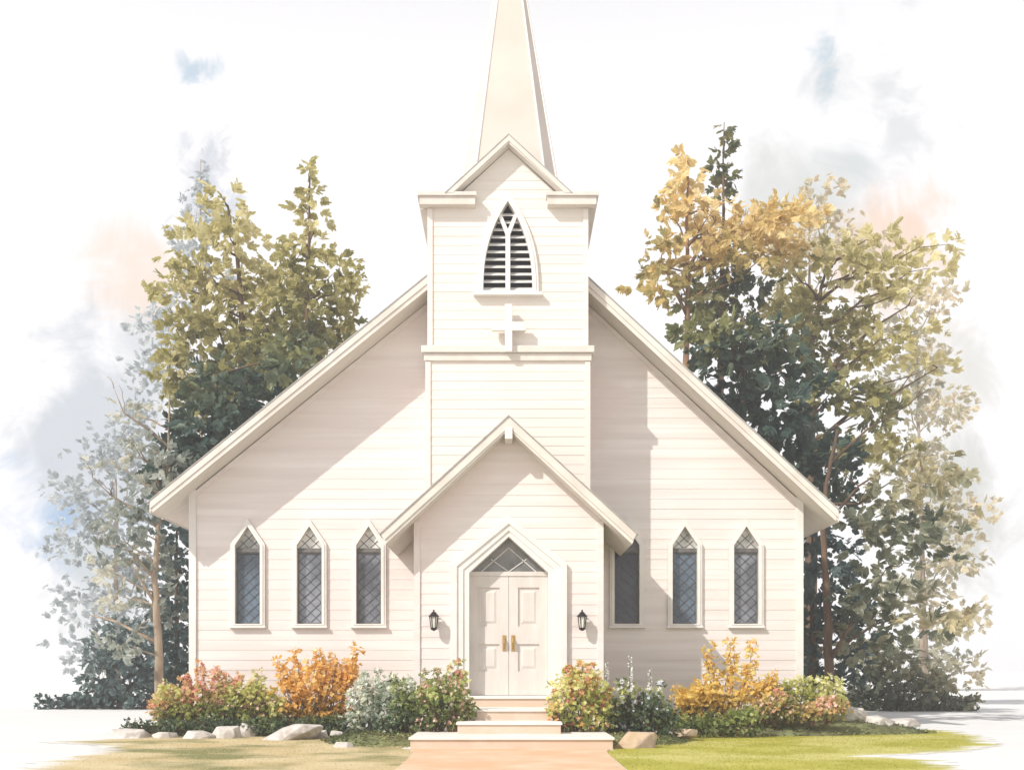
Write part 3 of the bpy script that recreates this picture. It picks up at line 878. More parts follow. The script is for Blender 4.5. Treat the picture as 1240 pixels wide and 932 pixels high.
TREES = [
 dict(name='leafy_tree', label='broad olive-green leafy tree rising behind the left roof slope', trunk=[(297, 850), (298, 600), (296, 440), (290, 330), (276, 250)], D=42, mat='f_olive', bark='bark', seed=101, r=(.24, .04),
      branches=[[(298, 500, .1), (318, 450), (334, 415)], [(298, 480, .1), (275, 430), (262, 390)], [(299, 540, .09), (330, 490), (350, 470)]],
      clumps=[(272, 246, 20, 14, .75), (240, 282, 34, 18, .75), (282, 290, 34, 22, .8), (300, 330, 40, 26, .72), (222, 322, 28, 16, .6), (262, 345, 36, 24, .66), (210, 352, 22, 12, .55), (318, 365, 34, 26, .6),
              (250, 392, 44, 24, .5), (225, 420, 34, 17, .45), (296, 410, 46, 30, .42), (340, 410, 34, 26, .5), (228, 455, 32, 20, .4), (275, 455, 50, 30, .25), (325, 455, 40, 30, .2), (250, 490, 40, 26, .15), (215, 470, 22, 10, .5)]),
 dict(name='pine_tree', label='slender olive conifer with a pointed tip beside the broad leafy tree', trunk=[(368, 850), (370, 500), (373, 330), (376, 205)], D=40, mat='f_olive', bark='bark', seed=102, r=(.2, .02), leaf_len=.26, dens=.8,
      clumps=[(376, 210, 4, 12, .62), (375, 232, 11, 10, .6), (371, 252, 17, 9, .58), (382, 272, 16, 8, .66), (362, 290, 20, 10, .55), (388, 305, 20, 10, .62), (355, 322, 26, 13, .42), (405, 335, 32, 14, .68), (350, 352, 28, 14, .45), (392, 362, 36, 18, .55), (418, 350, 18, 10, .75), (372, 388, 44, 22, .35), (405, 400, 28, 18, .6), (360, 425, 50, 28, .25)]),
 dict(name='fir_tree', label='dark teal fir filling the gap low behind the left eave', trunk=[(262, 850), (262, 650), (262, 455)], D=35, mat='f_dark', bark='bark', seed=103, r=(.22, .04), dens=.8, leaf_len=.30,
      clumps=[(262, 470, 26, 24, .45), (240, 505, 32, 24, .4), (285, 500, 34, 26, .3), (228, 540, 32, 26, .3), (268, 545, 40, 28, .2), (212, 572, 26, 22, .4), (320, 475, 40, 34, .35), (355, 440, 36, 26, .62), (240, 590, 40, 30, .2)]),
 dict(name='bare_tree', label='thin half-bare tree with crooked branches left of the church', trunk=[(193, 850), (192, 770), (187, 700), (192, 640), (203, 560), (205, 478)], D=34, mat='f_mist', bark='barkpale', seed=104, r=(.15, .025), dens=.42, leaf_len=.22, limbs=True,
      branches=[[(192, 778, .07), (165, 765), (140, 752), (108, 744)], [(188, 730, .06), (172, 705), (158, 680)], [(193, 640, .05), (160, 615), (135, 600), (112, 578)], [(204, 540, .05), (180, 520), (150, 500), (138, 470)], [(199, 600, .05), (178, 560), (160, 530)], [(187, 700, .05), (160, 668), (118, 655)]],
      clumps=[(168, 640, 36, 12, .3), (142, 672, 28, 10, .35), (186, 690, 22, 22, .3), (150, 612, 26, 9, .5), (175, 585, 30, 14, .4), (125, 648, 16, 6, .5), (175, 540, 26, 14, .6), (180, 735, 30, 20, .28), (140, 720, 28, 12, .7), (155, 780, 30, 16, .45), (120, 690, 22, 10, .85), (160, 500, 22, 12, .75), (130, 560, 22, 8, .85), (185, 620, 26, 20, .25), (170, 670, 26, 16, .35), (200, 560, 22, 24, .35)]),
 dict(name='cypress_tree', label='narrow dark teal cypress squeezed against the left church corner', trunk=[(214, 850), (214, 640)], D=37, mat='f_teal', bark='bark', seed=105, r=(.14, .03), dens=.9, leaf_len=.24, limbs=False,
      clumps=[(216, 640, 14, 34, .3), (214, 700, 19, 46, .25), (216, 765, 20, 46, .2), (214, 815, 22, 36, .2), (206, 600, 12, 22, .5)]),
 dict(name='gold_tree', label='tall golden-leaved tree just right of the steeple', trunk=[(826, 850), (830, 480), (833, 330), (832, 190)], D=42, mat='f_gold', bark='barkwarm', seed=106, r=(.2, .03),
      branches=[[(831, 330, .08), (850, 295), (866, 268)], [(831, 380, .07), (812, 340), (800, 315)], [(832, 300, .05), (846, 280), (858, 262)]],
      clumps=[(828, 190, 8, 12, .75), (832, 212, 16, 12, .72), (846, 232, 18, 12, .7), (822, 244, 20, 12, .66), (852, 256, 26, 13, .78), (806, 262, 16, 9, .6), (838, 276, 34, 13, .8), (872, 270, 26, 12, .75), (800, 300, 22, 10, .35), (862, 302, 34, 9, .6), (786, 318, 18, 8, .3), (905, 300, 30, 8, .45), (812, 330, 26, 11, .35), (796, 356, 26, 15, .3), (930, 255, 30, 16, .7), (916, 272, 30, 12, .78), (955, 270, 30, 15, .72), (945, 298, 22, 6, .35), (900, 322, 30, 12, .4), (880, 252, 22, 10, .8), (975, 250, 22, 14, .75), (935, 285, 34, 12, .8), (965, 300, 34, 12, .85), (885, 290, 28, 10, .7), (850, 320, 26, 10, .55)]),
 dict(name='pine_tree', label='dark-tipped conifer, its thin spike tallest of the right-hand trees', trunk=[(872, 850), (872, 450), (875, 300), (877, 148)], D=43, mat='f_olive', bark='bark', seed=107, r=(.2, .015), leaf_len=.26, dens=.8,
      clumps=[(877, 160, 3, 12, .3), (877, 182, 9, 9, .3), (868, 203, 13, 9, .25), (886, 212, 12, 8, .2), (876, 228, 15, 9, .2), (872, 320, 26, 12, .3), (866, 345, 34, 16, .1), (905, 350, 30, 14, .1), (848, 372, 30, 16, .35), (888, 378, 36, 18, .2)]),
 dict(name='fir_tree', label='dark blue-green fir filling the gap behind the right roof slope', trunk=[(900, 850), (900, 600), (900, 385)], D=36, mat='f_dark', bark='bark', seed=108, r=(.24, .04), dens=.8, leaf_len=.30,
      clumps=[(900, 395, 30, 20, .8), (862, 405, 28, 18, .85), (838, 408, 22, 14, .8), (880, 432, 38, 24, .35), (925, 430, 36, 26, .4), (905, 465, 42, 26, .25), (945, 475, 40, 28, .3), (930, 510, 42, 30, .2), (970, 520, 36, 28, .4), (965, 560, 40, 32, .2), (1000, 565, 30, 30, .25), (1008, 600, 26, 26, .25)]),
 dict(name='leafy_tree', label='wide olive and straw-coloured tree above the right eave', trunk=[(980, 850), (983, 600), (981, 470), (985, 400), (1000, 330)], D=44, mat='f_olive', bark='bark', seed=109, r=(.30, .05), leaf_len=.31, dens=.66,
      branches=[[(983, 480, .1), (1020, 430), (1060, 395), (1100, 370)], [(983, 500, .1), (945, 450), (925, 415)], [(983, 540, .09), (1030, 500), (1085, 475), (1135, 445)]],
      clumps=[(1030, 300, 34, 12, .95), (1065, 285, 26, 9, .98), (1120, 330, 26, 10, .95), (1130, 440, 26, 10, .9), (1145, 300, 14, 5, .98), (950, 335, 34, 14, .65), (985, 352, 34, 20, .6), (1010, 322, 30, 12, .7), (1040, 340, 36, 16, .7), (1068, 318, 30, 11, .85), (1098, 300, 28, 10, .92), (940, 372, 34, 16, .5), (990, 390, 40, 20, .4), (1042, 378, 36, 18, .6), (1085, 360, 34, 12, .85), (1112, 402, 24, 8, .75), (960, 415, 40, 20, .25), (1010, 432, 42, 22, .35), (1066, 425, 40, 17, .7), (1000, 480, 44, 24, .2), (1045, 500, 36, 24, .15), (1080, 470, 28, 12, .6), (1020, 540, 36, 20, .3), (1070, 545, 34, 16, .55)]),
 dict(name='leaning_tree', label='tall brown-trunked tree with grey-green foliage right of the church', trunk=[(1004, 850), (1004, 800), (1001, 720), (996, 650), (1000, 590), (1014, 520)], D=33, mat='f_grey', bark='bark', seed=110, r=(.17, .04), dens=.46, leaf_len=.29, limbs=False,
      branches=[[(1005, 800, .07), (1022, 770), (1048, 728), (1072, 690)], [(996, 640, .05), (1040, 588), (1085, 560)], [(999, 610, .05), (1040, 610), (1090, 575)], [(1006, 560, .05), (1050, 520), (1100, 490)], [(1005, 790, .05), (1060, 755), (1125, 740)]],
      clumps=[(1075, 600, 40, 18, .45), (1115, 590, 36, 16, .6), (1055, 640, 44, 20, .2), (1100, 650, 40, 18, .12), (1140, 620, 36, 14, .6), (1130, 668, 28, 12, .12), (1060, 695, 36, 20, .12), (1040, 730, 30, 26, .15), (1100, 725, 40, 14, .45), (1130, 752, 40, 12, .75), (1085, 765, 46, 16, .2), (1165, 742, 22, 8, .9), (1040, 780, 30, 24, .25), (1120, 560, 36, 14, .7)]),
 dict(name='cypress_tree', label='narrow dark cypress wedged between right church corner and brown trunk', trunk=[(984, 850), (984, 640)], D=37, mat='f_teal', bark='bark', seed=111, r=(.14, .03), dens=.9, leaf_len=.24, limbs=False,
      clumps=[(984, 650, 16, 34, .2), (982, 710, 18, 46, .3), (985, 775, 19, 46, .2), (985, 825, 20, 30, .1), (1022, 690, 16, 50, .1), (1026, 770, 18, 50, .15)]),
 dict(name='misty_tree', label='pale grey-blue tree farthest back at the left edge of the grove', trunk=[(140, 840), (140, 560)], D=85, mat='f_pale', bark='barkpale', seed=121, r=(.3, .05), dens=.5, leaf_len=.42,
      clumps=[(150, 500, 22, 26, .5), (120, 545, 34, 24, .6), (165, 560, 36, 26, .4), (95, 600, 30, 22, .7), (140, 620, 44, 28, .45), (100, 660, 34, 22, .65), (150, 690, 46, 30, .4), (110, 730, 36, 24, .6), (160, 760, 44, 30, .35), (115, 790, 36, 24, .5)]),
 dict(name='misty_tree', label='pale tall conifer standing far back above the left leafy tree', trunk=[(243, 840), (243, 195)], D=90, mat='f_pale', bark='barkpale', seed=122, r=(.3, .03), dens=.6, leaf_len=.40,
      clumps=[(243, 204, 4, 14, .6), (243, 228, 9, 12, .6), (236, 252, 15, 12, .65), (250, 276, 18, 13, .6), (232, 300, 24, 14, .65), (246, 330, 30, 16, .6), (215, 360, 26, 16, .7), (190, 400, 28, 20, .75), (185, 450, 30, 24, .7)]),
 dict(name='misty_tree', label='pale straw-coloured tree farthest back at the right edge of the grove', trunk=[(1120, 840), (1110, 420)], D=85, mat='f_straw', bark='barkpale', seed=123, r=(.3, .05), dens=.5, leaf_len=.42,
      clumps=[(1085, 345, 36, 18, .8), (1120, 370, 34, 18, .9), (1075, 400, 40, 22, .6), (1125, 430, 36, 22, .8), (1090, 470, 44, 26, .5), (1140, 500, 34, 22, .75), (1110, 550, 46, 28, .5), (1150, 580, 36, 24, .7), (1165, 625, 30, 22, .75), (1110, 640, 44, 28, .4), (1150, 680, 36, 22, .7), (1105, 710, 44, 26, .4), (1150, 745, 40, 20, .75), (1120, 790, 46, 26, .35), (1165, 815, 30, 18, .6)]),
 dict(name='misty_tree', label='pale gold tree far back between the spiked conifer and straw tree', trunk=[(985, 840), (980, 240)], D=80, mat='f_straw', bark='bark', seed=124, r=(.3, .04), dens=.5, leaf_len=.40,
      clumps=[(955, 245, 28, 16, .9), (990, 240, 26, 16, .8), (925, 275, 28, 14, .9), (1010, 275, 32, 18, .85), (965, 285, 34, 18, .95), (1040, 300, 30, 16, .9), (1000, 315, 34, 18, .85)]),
]
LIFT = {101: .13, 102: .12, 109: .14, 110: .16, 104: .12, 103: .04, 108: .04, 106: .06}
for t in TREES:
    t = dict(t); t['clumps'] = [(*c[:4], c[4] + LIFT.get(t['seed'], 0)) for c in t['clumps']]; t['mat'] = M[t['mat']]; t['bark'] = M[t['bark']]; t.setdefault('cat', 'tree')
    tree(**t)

def shrub(name, label, D, clumps, mat, seed, leaf_len=.09, dens=.8, flowers=(), sprigs=(), base=None, cat='shrub', group='shrubs in the flower beds', stem='bark', nl=(4, 7), base_z=.2, tint_spread=.3, ydepth=1.0, skirt=.16):
    rng = random.Random(seed); k = F / D
    xs = [c[0] for c in clumps]
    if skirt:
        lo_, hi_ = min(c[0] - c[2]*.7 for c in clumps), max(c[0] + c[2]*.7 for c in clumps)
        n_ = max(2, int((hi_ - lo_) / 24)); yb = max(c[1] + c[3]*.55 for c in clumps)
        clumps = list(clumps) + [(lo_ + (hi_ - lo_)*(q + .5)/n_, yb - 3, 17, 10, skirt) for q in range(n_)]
    b = P(sum(xs) / len(xs), 860, D); b.z = base_z
    root = thing(name, tuple(b), label, cat, group)
    cl = []; st = MB()
    for px, py, rx, ry, t in clumps:
        c = P(px, py, D); rx_, rz_ = rx / k, ry / k
        ry_ = (rx_*.5 + rz_*.5) * ydepth
        c.y += rng.uniform(-.5, .5) * ry_ * .6
        cl.append((c, rx_, ry_, rz_, t))
        foot = Vector((c.x*.75 + b.x*.25, c.y, base_z - .05))
        for _ in range(4):
            e = c + Vector((rng.uniform(-.8, .8)*rx_, rng.uniform(-.8, .8)*ry_, rng.uniform(-.1, .8)*rz_))
            limb(st, foot + Vector((rng.uniform(-.08, .08), rng.uniform(-.08, .08), 0)), e, .014, .005, rng, 4, .05)
    extra = []
    if cat == 'shrub' and group.startswith('shrubs'):
        sprigs = list(sprigs)
        for _ in range(7):
            c_ = rng.choice(clumps[:6]); sprigs.append((c_[0] + rng.uniform(-.8, .8)*c_[2], c_[1] - c_[3]*rng.uniform(.9, 1.4), rng.uniform(2.2, 3.6)))
    for px, py, w in sprigs:
        e = P(px, py, D); foot = Vector((e.x*.6 + b.x*.4, e.y + rng.uniform(-.2, .2), base_z))
        limb(st, foot, e, .012, .004, rng, 5, .03)
        for q in (.62, .74, .86, 1.0):
            p = foot.lerp(e, q); extra.append((p + rnd_dir(rng)*.03, w / k, w / k, w / k * 1.1, rng.uniform(.4, .8)))
    st.build('stems', M[stem], root, smooth=True)
    mb = crown_mesh(cl, leaf_len, dens, rng, 0, nl=nl, tint_spread=tint_spread)
    m2 = crown_mesh(extra, leaf_len, dens * .8, rng, 0, nl=(3, 5))
    mb.add(m2.v, m2.f); mb.t += m2.t
    mb.build('foliage', mat, root)
    for part, fmat, n, size, zlo in flowers:
        fm = MB()
        for _ in range(int(n * 2.4)):
            c, rx_, ry_, rz_, t = rng.choice(cl + extra if part != 'x' else cl)
            d = rnd_dir(rng); d.y = -abs(d.y) if rng.random() < .75 else d.y
            if d.z < zlo: d.z = abs(d.z)
            q = rng.uniform(.75, 1.12)
            p = c + Vector((d.x*rx_*q, d.y*ry_*q, d.z*rz_*q))
            nrm = (d + rnd_dir(rng)*.5).normalized(); a = nrm.orthogonal().normalized(); bb = nrm.cross(a)
            s = size * 1.75 * rng.uniform(.6, 1.25); tt = rng.random()
            m = 5
            vs = [p + nrm*s*.1]
            for j in range(m * 2):
                th = math.pi * j / m
                rr = s * (1.0 if j % 2 == 0 else .5)
                vs.append(p + (a*math.cos(th) + bb*math.sin(th))*rr + nrm*s*(.35 if j % 2 == 0 else .12))
            fm.add(vs, [(0, 1 + j, 1 + (j + 1) % (2*m)) for j in range(2*m)], tt)
        fm.build('blossoms', fmat, root)
    return root
M['b_green'] = leaf_mat('bush green', [(0.077, 0.115, 0.038), (0.23, 0.294, 0.083), (0.538, 0.576, 0.205), (0.845, 0.845, 0.461)], .5, 2)
M['b_lime'] = leaf_mat('bush lime', [(0.141, 0.179, 0.051), (0.435, 0.461, 0.115), (0.768, 0.742, 0.282), (0.9, 0.9, 0.576)], .5, 2)
M['b_orange'] = leaf_mat('bush orange', [(.36, .25, .06), (.72, .42, .07), (.88, .54, .13), (.9, .72, .36)], .5, 2)
M['b_amber'] = leaf_mat('bush amber', [(0.282, 0.243, 0.064), (0.691, 0.474, 0.102), (0.9, 0.666, 0.179), (0.9, 0.87, 0.41)], .5, 2)
M['b_red'] = leaf_mat('bush russet', [(0.205, 0.23, 0.077), (0.486, 0.448, 0.141), (0.768, 0.512, 0.256), (0.9, 0.717, 0.435)], .45, 2)
M['b_sage'] = leaf_mat('bush sage', [(0.128, 0.173, 0.122), (0.358, 0.422, 0.32), (0.666, 0.717, 0.589), (0.9, 0.9, 0.845)], .45, 2)
M['b_deep'] = leaf_mat('bush deep green', [(0.045, 0.077, 0.045), (0.102, 0.154, 0.077), (0.282, 0.346, 0.115), (0.691, 0.704, 0.282)], .45, 2)
M['p_red'] = leaf_mat('red petals', [(.62, .20, .14), (.74, .31, .22), (.82, .47, .36)], .3, 3)
M['p_pink'] = leaf_mat('pink petals', [(.70, .39, .31), (.80, .52, .43), (.84, .64, .54)], .3, 3)
M['p_white'] = leaf_mat('white petals', [(.70, .70, .64), (.80, .80, .76), (.84, .84, .82)], .3, 3)
M['p_cream'] = leaf_mat('cream petals', [(.66, .62, .42), (.76, .72, .54), (.80, .78, .66)], .3, 3)
M['p_orange'] = leaf_mat('orange petals', [(.64, .28, .06), (.72, .40, .12), (.78, .54, .26)], .3, 3)
M['p_lilac'] = leaf_mat('lilac petals', [(.50, .50, .60), (.62, .62, .70), (.72, .72, .78)], .3, 3)

shrub('flowering_shrub', 'russet shrub with red and pink flowers below the left church corner', 26.6,
      [(208, 848, 22, 15, .55), (238, 846, 26, 18, .45), (272, 838, 26, 20, .35), (300, 850, 26, 15, .5), (325, 855, 20, 12, .55), (250, 862, 40, 9, .5), (195, 856, 14, 10, .7)], M['b_red'], 201, .085, .85,
      [('f', M['p_red'], 240, .035, -.2), ('g', M['p_pink'], 120, .03, -.2)], [(242, 806, 6), (262, 814, 6), (287, 822, 5), (225, 822, 5)], base_z=.3)
shrub('leafy_shrub', 'low yellow-green shrub between the russet shrub and the tall orange bush', 26.3,
      [(300, 838, 20, 12, .6), (285, 850, 16, 12, .4), (318, 842, 16, 10, .7), (206, 838, 16, 10, .6), (335, 858, 14, 9, .5)], M['b_lime'], 202, .08, .8, [('g', M['p_pink'], 40, .028, -.2)], [(312, 815, 4), (318, 822, 4)], base_z=.3)
shrub('orange_bush', 'bright orange bush under the left windows, widest at its top', 26.3,
      [(386, 826, 32, 20, .75), (352, 822, 18, 14, .72), (362, 838, 26, 18, .6), (410, 835, 24, 16, .6), (415, 815, 14, 13, .8), (372, 856, 30, 14, .4), (398, 856, 26, 14, .18), (384, 806, 20, 10, .8)], M['b_orange'], 203, .095, .75,
      [('f', M['p_orange'], 90, .035, 0), ('g', M['p_cream'], 45, .028, -.2)], [(341, 802, 7), (358, 792, 6), (385, 788, 6), (402, 796, 6), (432, 790, 8), (428, 812, 7), (425, 800, 7)], base_z=.3)
shrub('flowering_bush', 'sage green bush with pale flowers at the left of the porch', 24.9,
      [(452, 838, 20, 20, .6), (440, 866, 22, 18, .5), (476, 856, 24, 22, .35), (462, 876, 22, 16, .25), (490, 838, 16, 16, .7), (430, 850, 12, 14, .6)], M['b_sage'], 204, .08, .85,
      [('f', M['p_white'], 110, .03, -.1), ('g', M['p_cream'], 60, .028, -.1)], [(436, 826, 5), (470, 822, 4), (458, 812, 3)], base_z=.12)
shrub('green_bush', 'dark green leafy bush spilling toward the left end of the bottom step', 23.6,
      [(486, 872, 20, 18, .35), (472, 886, 16, 12, .2), (500, 862, 18, 16, .5), (492, 848, 16, 12, .65), (482, 890, 16, 8, .4)], M['b_deep'], 205, .075, .95, [('f', M['p_cream'], 40, .026, 0)], [(478, 820, 4), (486, 828, 5)], base_z=.05)
shrub('flowering_bush', 'green bush with coral flowers hugging the left side of the steps', 23.4,
      [(528, 836, 24, 18, .45), (550, 838, 18, 16, .55), (518, 854, 22, 16, .3), (545, 858, 24, 14, .4), (565, 858, 12, 12, .4), (530, 874, 26, 9, .25), (556, 872, 16, 8, .4)], M['b_green'], 206, .075, .95,
      [('f', M['p_pink'], 150, .028, -.3), ('g', M['p_red'], 60, .026, -.3), ('h', M['p_cream'], 60, .024, 0)], [(545, 808, 3), (530, 812, 3), (556, 800, 3), (560, 814, 3)], base_z=.12)
shrub('flowering_bush', 'lime bush heaped with coral flowers on the right side of the steps', 23.4,
      [(688, 826, 20, 16, .75), (706, 818, 20, 14, .7), (718, 836, 18, 18, .45), (680, 846, 18, 14, .6), (700, 856, 28, 16, .5), (726, 856, 18, 16, .4), (700, 874, 30, 9, .25), (670, 858, 10, 10, .5)], M['b_lime'], 207, .075, .9,
      [('f', M['p_red'], 130, .030, -.5), ('g', M['p_orange'], 170, .030, -.5), ('h', M['p_cream'], 60, .024, 0)], [(705, 804, 3), (690, 810, 3), (716, 806, 3)], base_z=.12)
shrub('green_bush', 'deep green bush with white blossoms between the steps and tan rock', 23.9,
      [(742, 862, 18, 20, .45), (745, 885, 16, 14, .25), (768, 862, 22, 20, .3), (792, 858, 22, 20, .3), (775, 880, 26, 12, .12), (805, 872, 18, 14, .2), (760, 838, 16, 12, .85)], M['b_deep'], 208, .075, .95,
      [('f', M['p_white'], 90, .026, 0), ('g', M['p_lilac'], 70, .03, 0)], [(752, 826, 4), (800, 828, 4)], base_z=.1)
shrub('orange_bush', 'amber bush under the right windows with three tall sprigs', 26.2,
      [(862, 838, 30, 20, .6), (842, 850, 24, 16, .5), (882, 850, 24, 18, .4), (908, 842, 24, 14, .7), (930, 838, 16, 12, .65), (828, 848, 14, 14, .45), (868, 862, 36, 10, .2)], M['b_amber'], 209, .09, .8,
      [('f', M['p_orange'], 80, .032, -.2), ('g', M['p_cream'], 20, .026, -.2)], [(858, 782, 6), (864, 800, 7), (884, 776, 6), (888, 795, 7), (912, 782, 7), (908, 805, 8), (940, 818, 6), (924, 822, 6)], base_z=.3)
shrub('low_shrub', 'low russet-pink ground shrub trailing right of the amber bush', 25.9,
      [(930, 856, 24, 9, .5), (960, 860, 26, 9, .5), (990, 858, 22, 9, .5), (945, 848, 20, 8, .3), (1012, 856, 16, 8, .5)], M['b_red'], 210, .075, .9, [('f', M['p_pink'], 150, .026, -.2), ('g', M['p_red'], 70, .024, -.2)], base_z=.28)
shrub('leafy_shrub', 'pale lime shrub with cream flowers below the right church corner', 26.7,
      [(962, 838, 22, 12, .5), (988, 842, 18, 12, .55), (1006, 838, 16, 14, .75), (948, 838, 14, 9, .35), (1010, 852, 16, 10, .6)], M['b_lime'], 211, .08, .85, [('f', M['p_cream'], 70, .03, 0), ('g', M['p_white'], 30, .03, 0)], [(1004, 822, 5), (968, 822, 4)], base_z=.3)
shrub('low_shrub', 'low moss-green cover at the foot of the amber bush', 25.2,
      [(815, 880, 22, 9, .4), (845, 874, 24, 9, .3), (880, 870, 26, 9, .35), (905, 868, 24, 8, .4)], M['b_green'], 212, .07, .8, base_z=.1)
shrub('low_shrub', 'low dark moss-green cover behind the left rock row', 25.7,
      [(212, 878, 28, 7, .3), (262, 876, 32, 7, .25), (318, 876, 30, 7, .3), (370, 874, 28, 8, .25), (410, 876, 20, 8, .35), (170, 880, 24, 6, .4)], M['b_deep'], 213, .06, .8, base_z=.1)
# background shrubs by the trees
shrub('dark_shrub', 'dark blue-green thicket at the foot of the bare tree on the left', 44,
      [(165, 822, 34, 26, .25), (130, 838, 30, 14, .3), (185, 800, 24, 36, .35), (150, 795, 30, 20, .6), (105, 848, 34, 9, .4), (72, 853, 30, 6, .5), (150, 848, 40, 11, .2), (118, 822, 26, 14, .75), (150, 770, 36, 26, .8), (125, 795, 28, 20, .85), (200, 835, 24, 22, .2)], M['f_teal'], 221, .2, .95, base_z=0, group='thickets under the trees', nl=(5, 8))
shrub('dark_shrub', 'dark grey-green thicket at far right behind the pale rocks', 42,
      [(1060, 828, 34, 22, .3), (1100, 840, 38, 18, .3), (1140, 850, 34, 10, .25), (1080, 800, 34, 22, .55), (1120, 818, 30, 14, .6), (1165, 850, 24, 8, .45), (1040, 845, 24, 16, .15), (1085, 852, 40, 10, .15), (1050, 790, 30, 30, .6), (1130, 830, 34, 14, .7)], M['f_grey'], 222, .2, .95, base_z=0, group='thickets under the trees', nl=(5, 8))

# white flower spikes
def spike(px, top, bot, D, label, seed):
    rng = random.Random(seed)
    a, b = P(px, bot, D), P(px, top, D)
    root = thing('flower_spike', tuple(a), label, 'flower', 'white flower spikes by the porch')
    mb = MB(); mb.tube([a, a.lerp(b, .5) + Vector((rng.uniform(-.02, .02), 0, 0)), b], [.009, .007, .004], 6); mb.build('stem', M['b_green'], root)
    fm = MB(); n = 26
    for i in range(n):
        f = .35 + .65 * i / n
        p = a.lerp(b, f); t = rng.uniform(0, 6.28); s = .055 * (1.15 - .6 * f)
        d = Vector((math.cos(t), math.sin(t), -.25)).normalized(); q = d.orthogonal().normalized(); w = d.cross(q)
        vs = [p] + [p + d*s*1.3 + (q*math.cos(math.pi*j/3) + w*math.sin(math.pi*j/3))*s*.6 for j in range(6)]
        fm.add(vs, [(0, 1 + j, 1 + (j+1) % 6) for j in range(6)], rng.random())
    fm.build('blossoms', M['p_white'], root)
spike(763, 792, 862, 23.8, 'tallest white flower spike in front of the shaded wall', 301)
spike(787, 808, 862, 24.1, 'shorter white flower spike right of the tallest spike', 302)
spike(735, 800, 860, 24.3, 'white flower spike at the right corner of the porch', 303)

# ================================================================== LIGHT, SKY, AIR, CAMERA
TX, TZ = 1.15, 1.30
sun_dir = Vector((TX, 1.0, -TZ)).normalized()
sd = bpy.data.lights.new('sun', 'SUN'); sd.energy = 4.2; sd.angle = math.radians(.6); sd.color = (1.0, .955, .89)
so = bpy.data.objects.new('sun', sd); COL.objects.link(so)
so.rotation_euler = sun_dir.to_track_quat('-Z', 'Y').to_euler(); so.location = (-20, -20, 30)
el = math.atan2(TZ, math.hypot(TX, 1.0))
VEIL = 12.0
w = bpy.data.worlds.new('World'); scene.world = w; w.use_nodes = True
nt = w.node_tree; bg = nt.nodes['Background']
sky = nt.nodes.new('ShaderNodeTexSky'); sky.sky_type = 'NISHITA'; sky.sun_disc = False
sky.sun_elevation = el; sky.sun_rotation = math.atan2(-TX, -1.0)
sky.dust_density = 4.0; sky.air_density = 1.0; sky.ozone_density = 1.0
hs = nt.nodes.new('ShaderNodeHueSaturation'); hs.inputs['Saturation'].default_value = .12
nt.links.new(sky.outputs[0], hs.inputs['Color'])
# thin bright overcast veil evens the clear sky out
veil = nt.nodes.new('ShaderNodeMixRGB'); veil.inputs[0].default_value = .75
nt.links.new(hs.outputs[0], veil.inputs[1])
gm = nt.nodes.new('ShaderNodeTexCoord'); gx_ = nt.nodes.new('ShaderNodeSeparateXYZ'); nt.links.new(gm.outputs['Generated'], gx_.inputs[0])
gr = nt.nodes.new('ShaderNodeValToRGB'); nt.links.new(gx_.outputs['Z'], gr.inputs['Fac'])
gr.color_ramp.elements[0].position = .45; gr.color_ramp.elements[0].color = (1, 1, 1, 1)
gr.color_ramp.elements[1].position = .85; gr.color_ramp.elements[1].color = (.26, .275, .31, 1)
gv = nt.nodes.new('ShaderNodeMixRGB'); gv.blend_type = 'MULTIPLY'; gv.inputs[0].default_value = 1; gv.inputs[1].default_value = (VEIL * 1.0, VEIL * .985, VEIL * .995, 1)
nt.links.new(gr.outputs[0], gv.inputs[2]); nt.links.new(gv.outputs[0], veil.inputs[2])
last = veil.outputs[0]
tc = nt.nodes.new('ShaderNodeTexCoord')
def cloud(px, py, rad, col, amt, seed, squash=1.0):
    global last
    d = Vector(((px - VX) / F, 1, (VY - py) / F)).normalized()
    nz = nt.nodes.new('ShaderNodeTexNoise'); nz.inputs['Scale'].default_value = 13 if rad > 45 else 30; nz.inputs['Detail'].default_value = 7; nz.inputs['Roughness'].default_value = .62; nz.inputs['Distortion'].default_value = .6
    mp = nt.nodes.new('ShaderNodeMapping'); mp.inputs['Location'].default_value = (seed * 1.7, seed * .9, seed)
    nt.links.new(tc.outputs['Generated'], mp.inputs[0]); nt.links.new(mp.outputs[0], nz.inputs['Vector'])
    sub = nt.nodes.new('ShaderNodeVectorMath'); sub.operation = 'SUBTRACT'; sub.inputs[1].default_value = d
    nt.links.new(tc.outputs['Generated'], sub.inputs[0])
    sc = nt.nodes.new('ShaderNodeVectorMath'); sc.operation = 'MULTIPLY'; sc.inputs[1].default_value = (1, 1, squash)
    nt.links.new(sub.outputs[0], sc.inputs[0])
    ln = nt.nodes.new('ShaderNodeVectorMath'); ln.operation = 'LENGTH'; nt.links.new(sc.outputs[0], ln.inputs[0])
    ad = nt.nodes.new('ShaderNodeMath'); ad.operation = 'MULTIPLY_ADD'
    nt.links.new(nz.outputs['Fac'], ad.inputs[0]); ad.inputs[1].default_value = -rad / F * 3.2; nt.links.new(ln.outputs['Value'], ad.inputs[2])
    mr = nt.nodes.new('ShaderNodeMapRange'); mr.interpolation_type = 'SMOOTHSTEP'
    mr.inputs[1].default_value = -rad / F * .55; mr.inputs[2].default_value = -rad / F * 1.5; mr.inputs[3].default_value = 0; mr.inputs[4].default_value = amt
    nt.links.new(ad.outputs[0], mr.inputs[0])
    mx = nt.nodes.new('ShaderNodeMixRGB'); mx.inputs[2].default_value = tuple(c * 9.2 for c in col[:3]) + (1,)
    nt.links.new(mr.outputs[0], mx.inputs[0]); nt.links.new(last, mx.inputs[1]); last = mx.outputs[0]
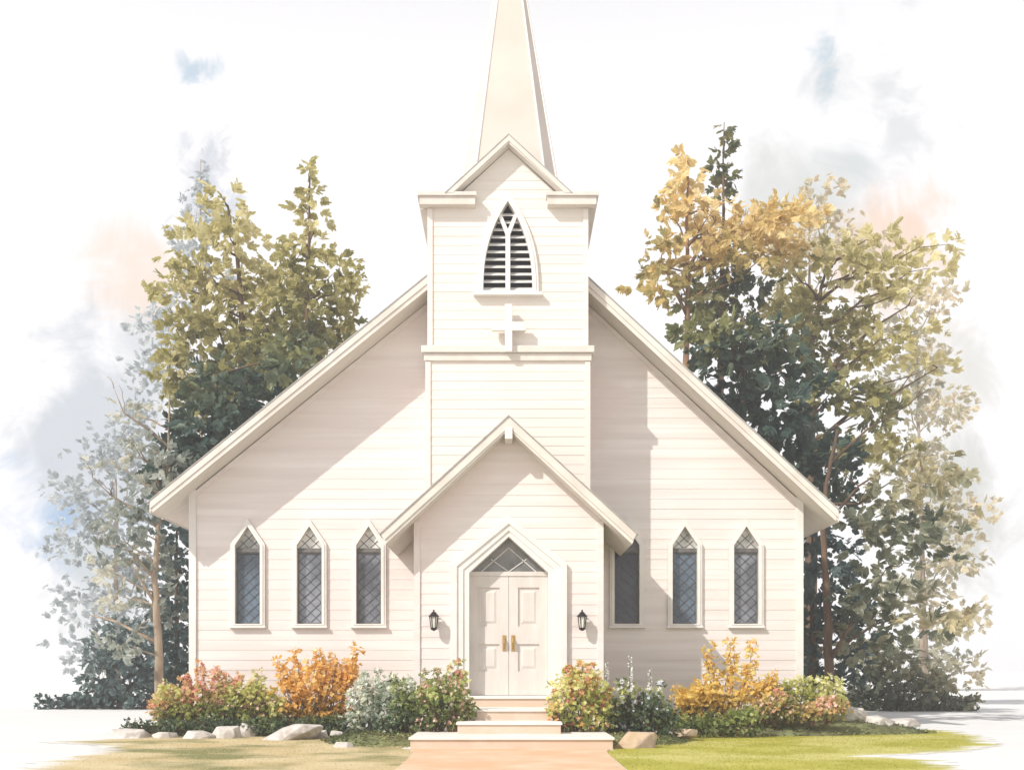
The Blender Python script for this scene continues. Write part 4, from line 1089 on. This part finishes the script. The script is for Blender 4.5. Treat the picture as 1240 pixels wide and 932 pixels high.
CL = [(1035, 195, 88, srgb(214, 220, 222), .9, 1, .7), (1088, 150, 36, srgb(224, 227, 229), .8, 2, .6), (1003, 78, 22, srgb(192, 212, 225), .85, 3, .6), (975, 240, 75, srgb(218, 221, 218), .8, 9, 1),
      (88, 622, 74, srgb(158, 190, 224), 1, 4, 1), (125, 520, 105, srgb(205, 211, 219), .95, 5, .9), (115, 680, 75, srgb(202, 209, 212), .85, 10, .9), (175, 410, 80, srgb(214, 218, 224), .8, 14, .9),
      (238, 82, 28, srgb(196, 215, 230), .95, 6, 1.3), (243, 225, 42, srgb(205, 211, 221), .85, 7, .6),
      (160, 340, 66, srgb(252, 230, 213), .9, 8, 1), (1085, 310, 100, srgb(250, 216, 190), .85, 11, 1), (1160, 620, 95, srgb(206, 207, 201), .85, 12, .8), (1150, 470, 80, srgb(222, 220, 212), .8, 15, .8)]
for c in CL: cloud(*c)
nt.links.new(last, bg.inputs['Color']); bg.inputs['Strength'].default_value = .1

HAZE = .0015
if HAZE:
    mb = MB(); mb.box(-70, 70, -40, 110, -1, 43.5)
    hm = bpy.data.materials.new('air'); hm.use_nodes = True
    h = hm.node_tree; h.nodes.clear()
    ho = h.nodes.new('ShaderNodeOutputMaterial'); hv = h.nodes.new('ShaderNodeVolumePrincipled')
    hv.inputs['Color'].default_value = (.95, .96, 1, 1); hv.inputs['Density'].default_value = HAZE
    h.links.new(hv.outputs[0], ho.inputs['Volume'])
    struct(mb.build('haze', hm), 'stuff')

cd = bpy.data.cameras.new('camera'); cam = bpy.data.objects.new('camera', cd); COL.objects.link(cam)
cam.location = (0, CAMY, EYE); cam.rotation_euler = (math.radians(90), 0, 0)
cd.sensor_fit = 'HORIZONTAL'; cd.sensor_width = 36; cd.lens = 36 * F / 1240
cd.shift_x = (620 - VX) / 1240; cd.shift_y = (VY - 466) / 1240
cd.clip_start = .1; cd.clip_end = 4000
scene.camera = cam
vs = scene.view_settings
scene.display_settings.display_device = 'sRGB'
vs.view_transform = 'Standard'; vs.look = 'None'; vs.gamma = 1; vs.use_curve_mapping = False; vs.exposure = .1
scene.cycles.volume_bounces = 4
scene.cycles.use_denoising = True
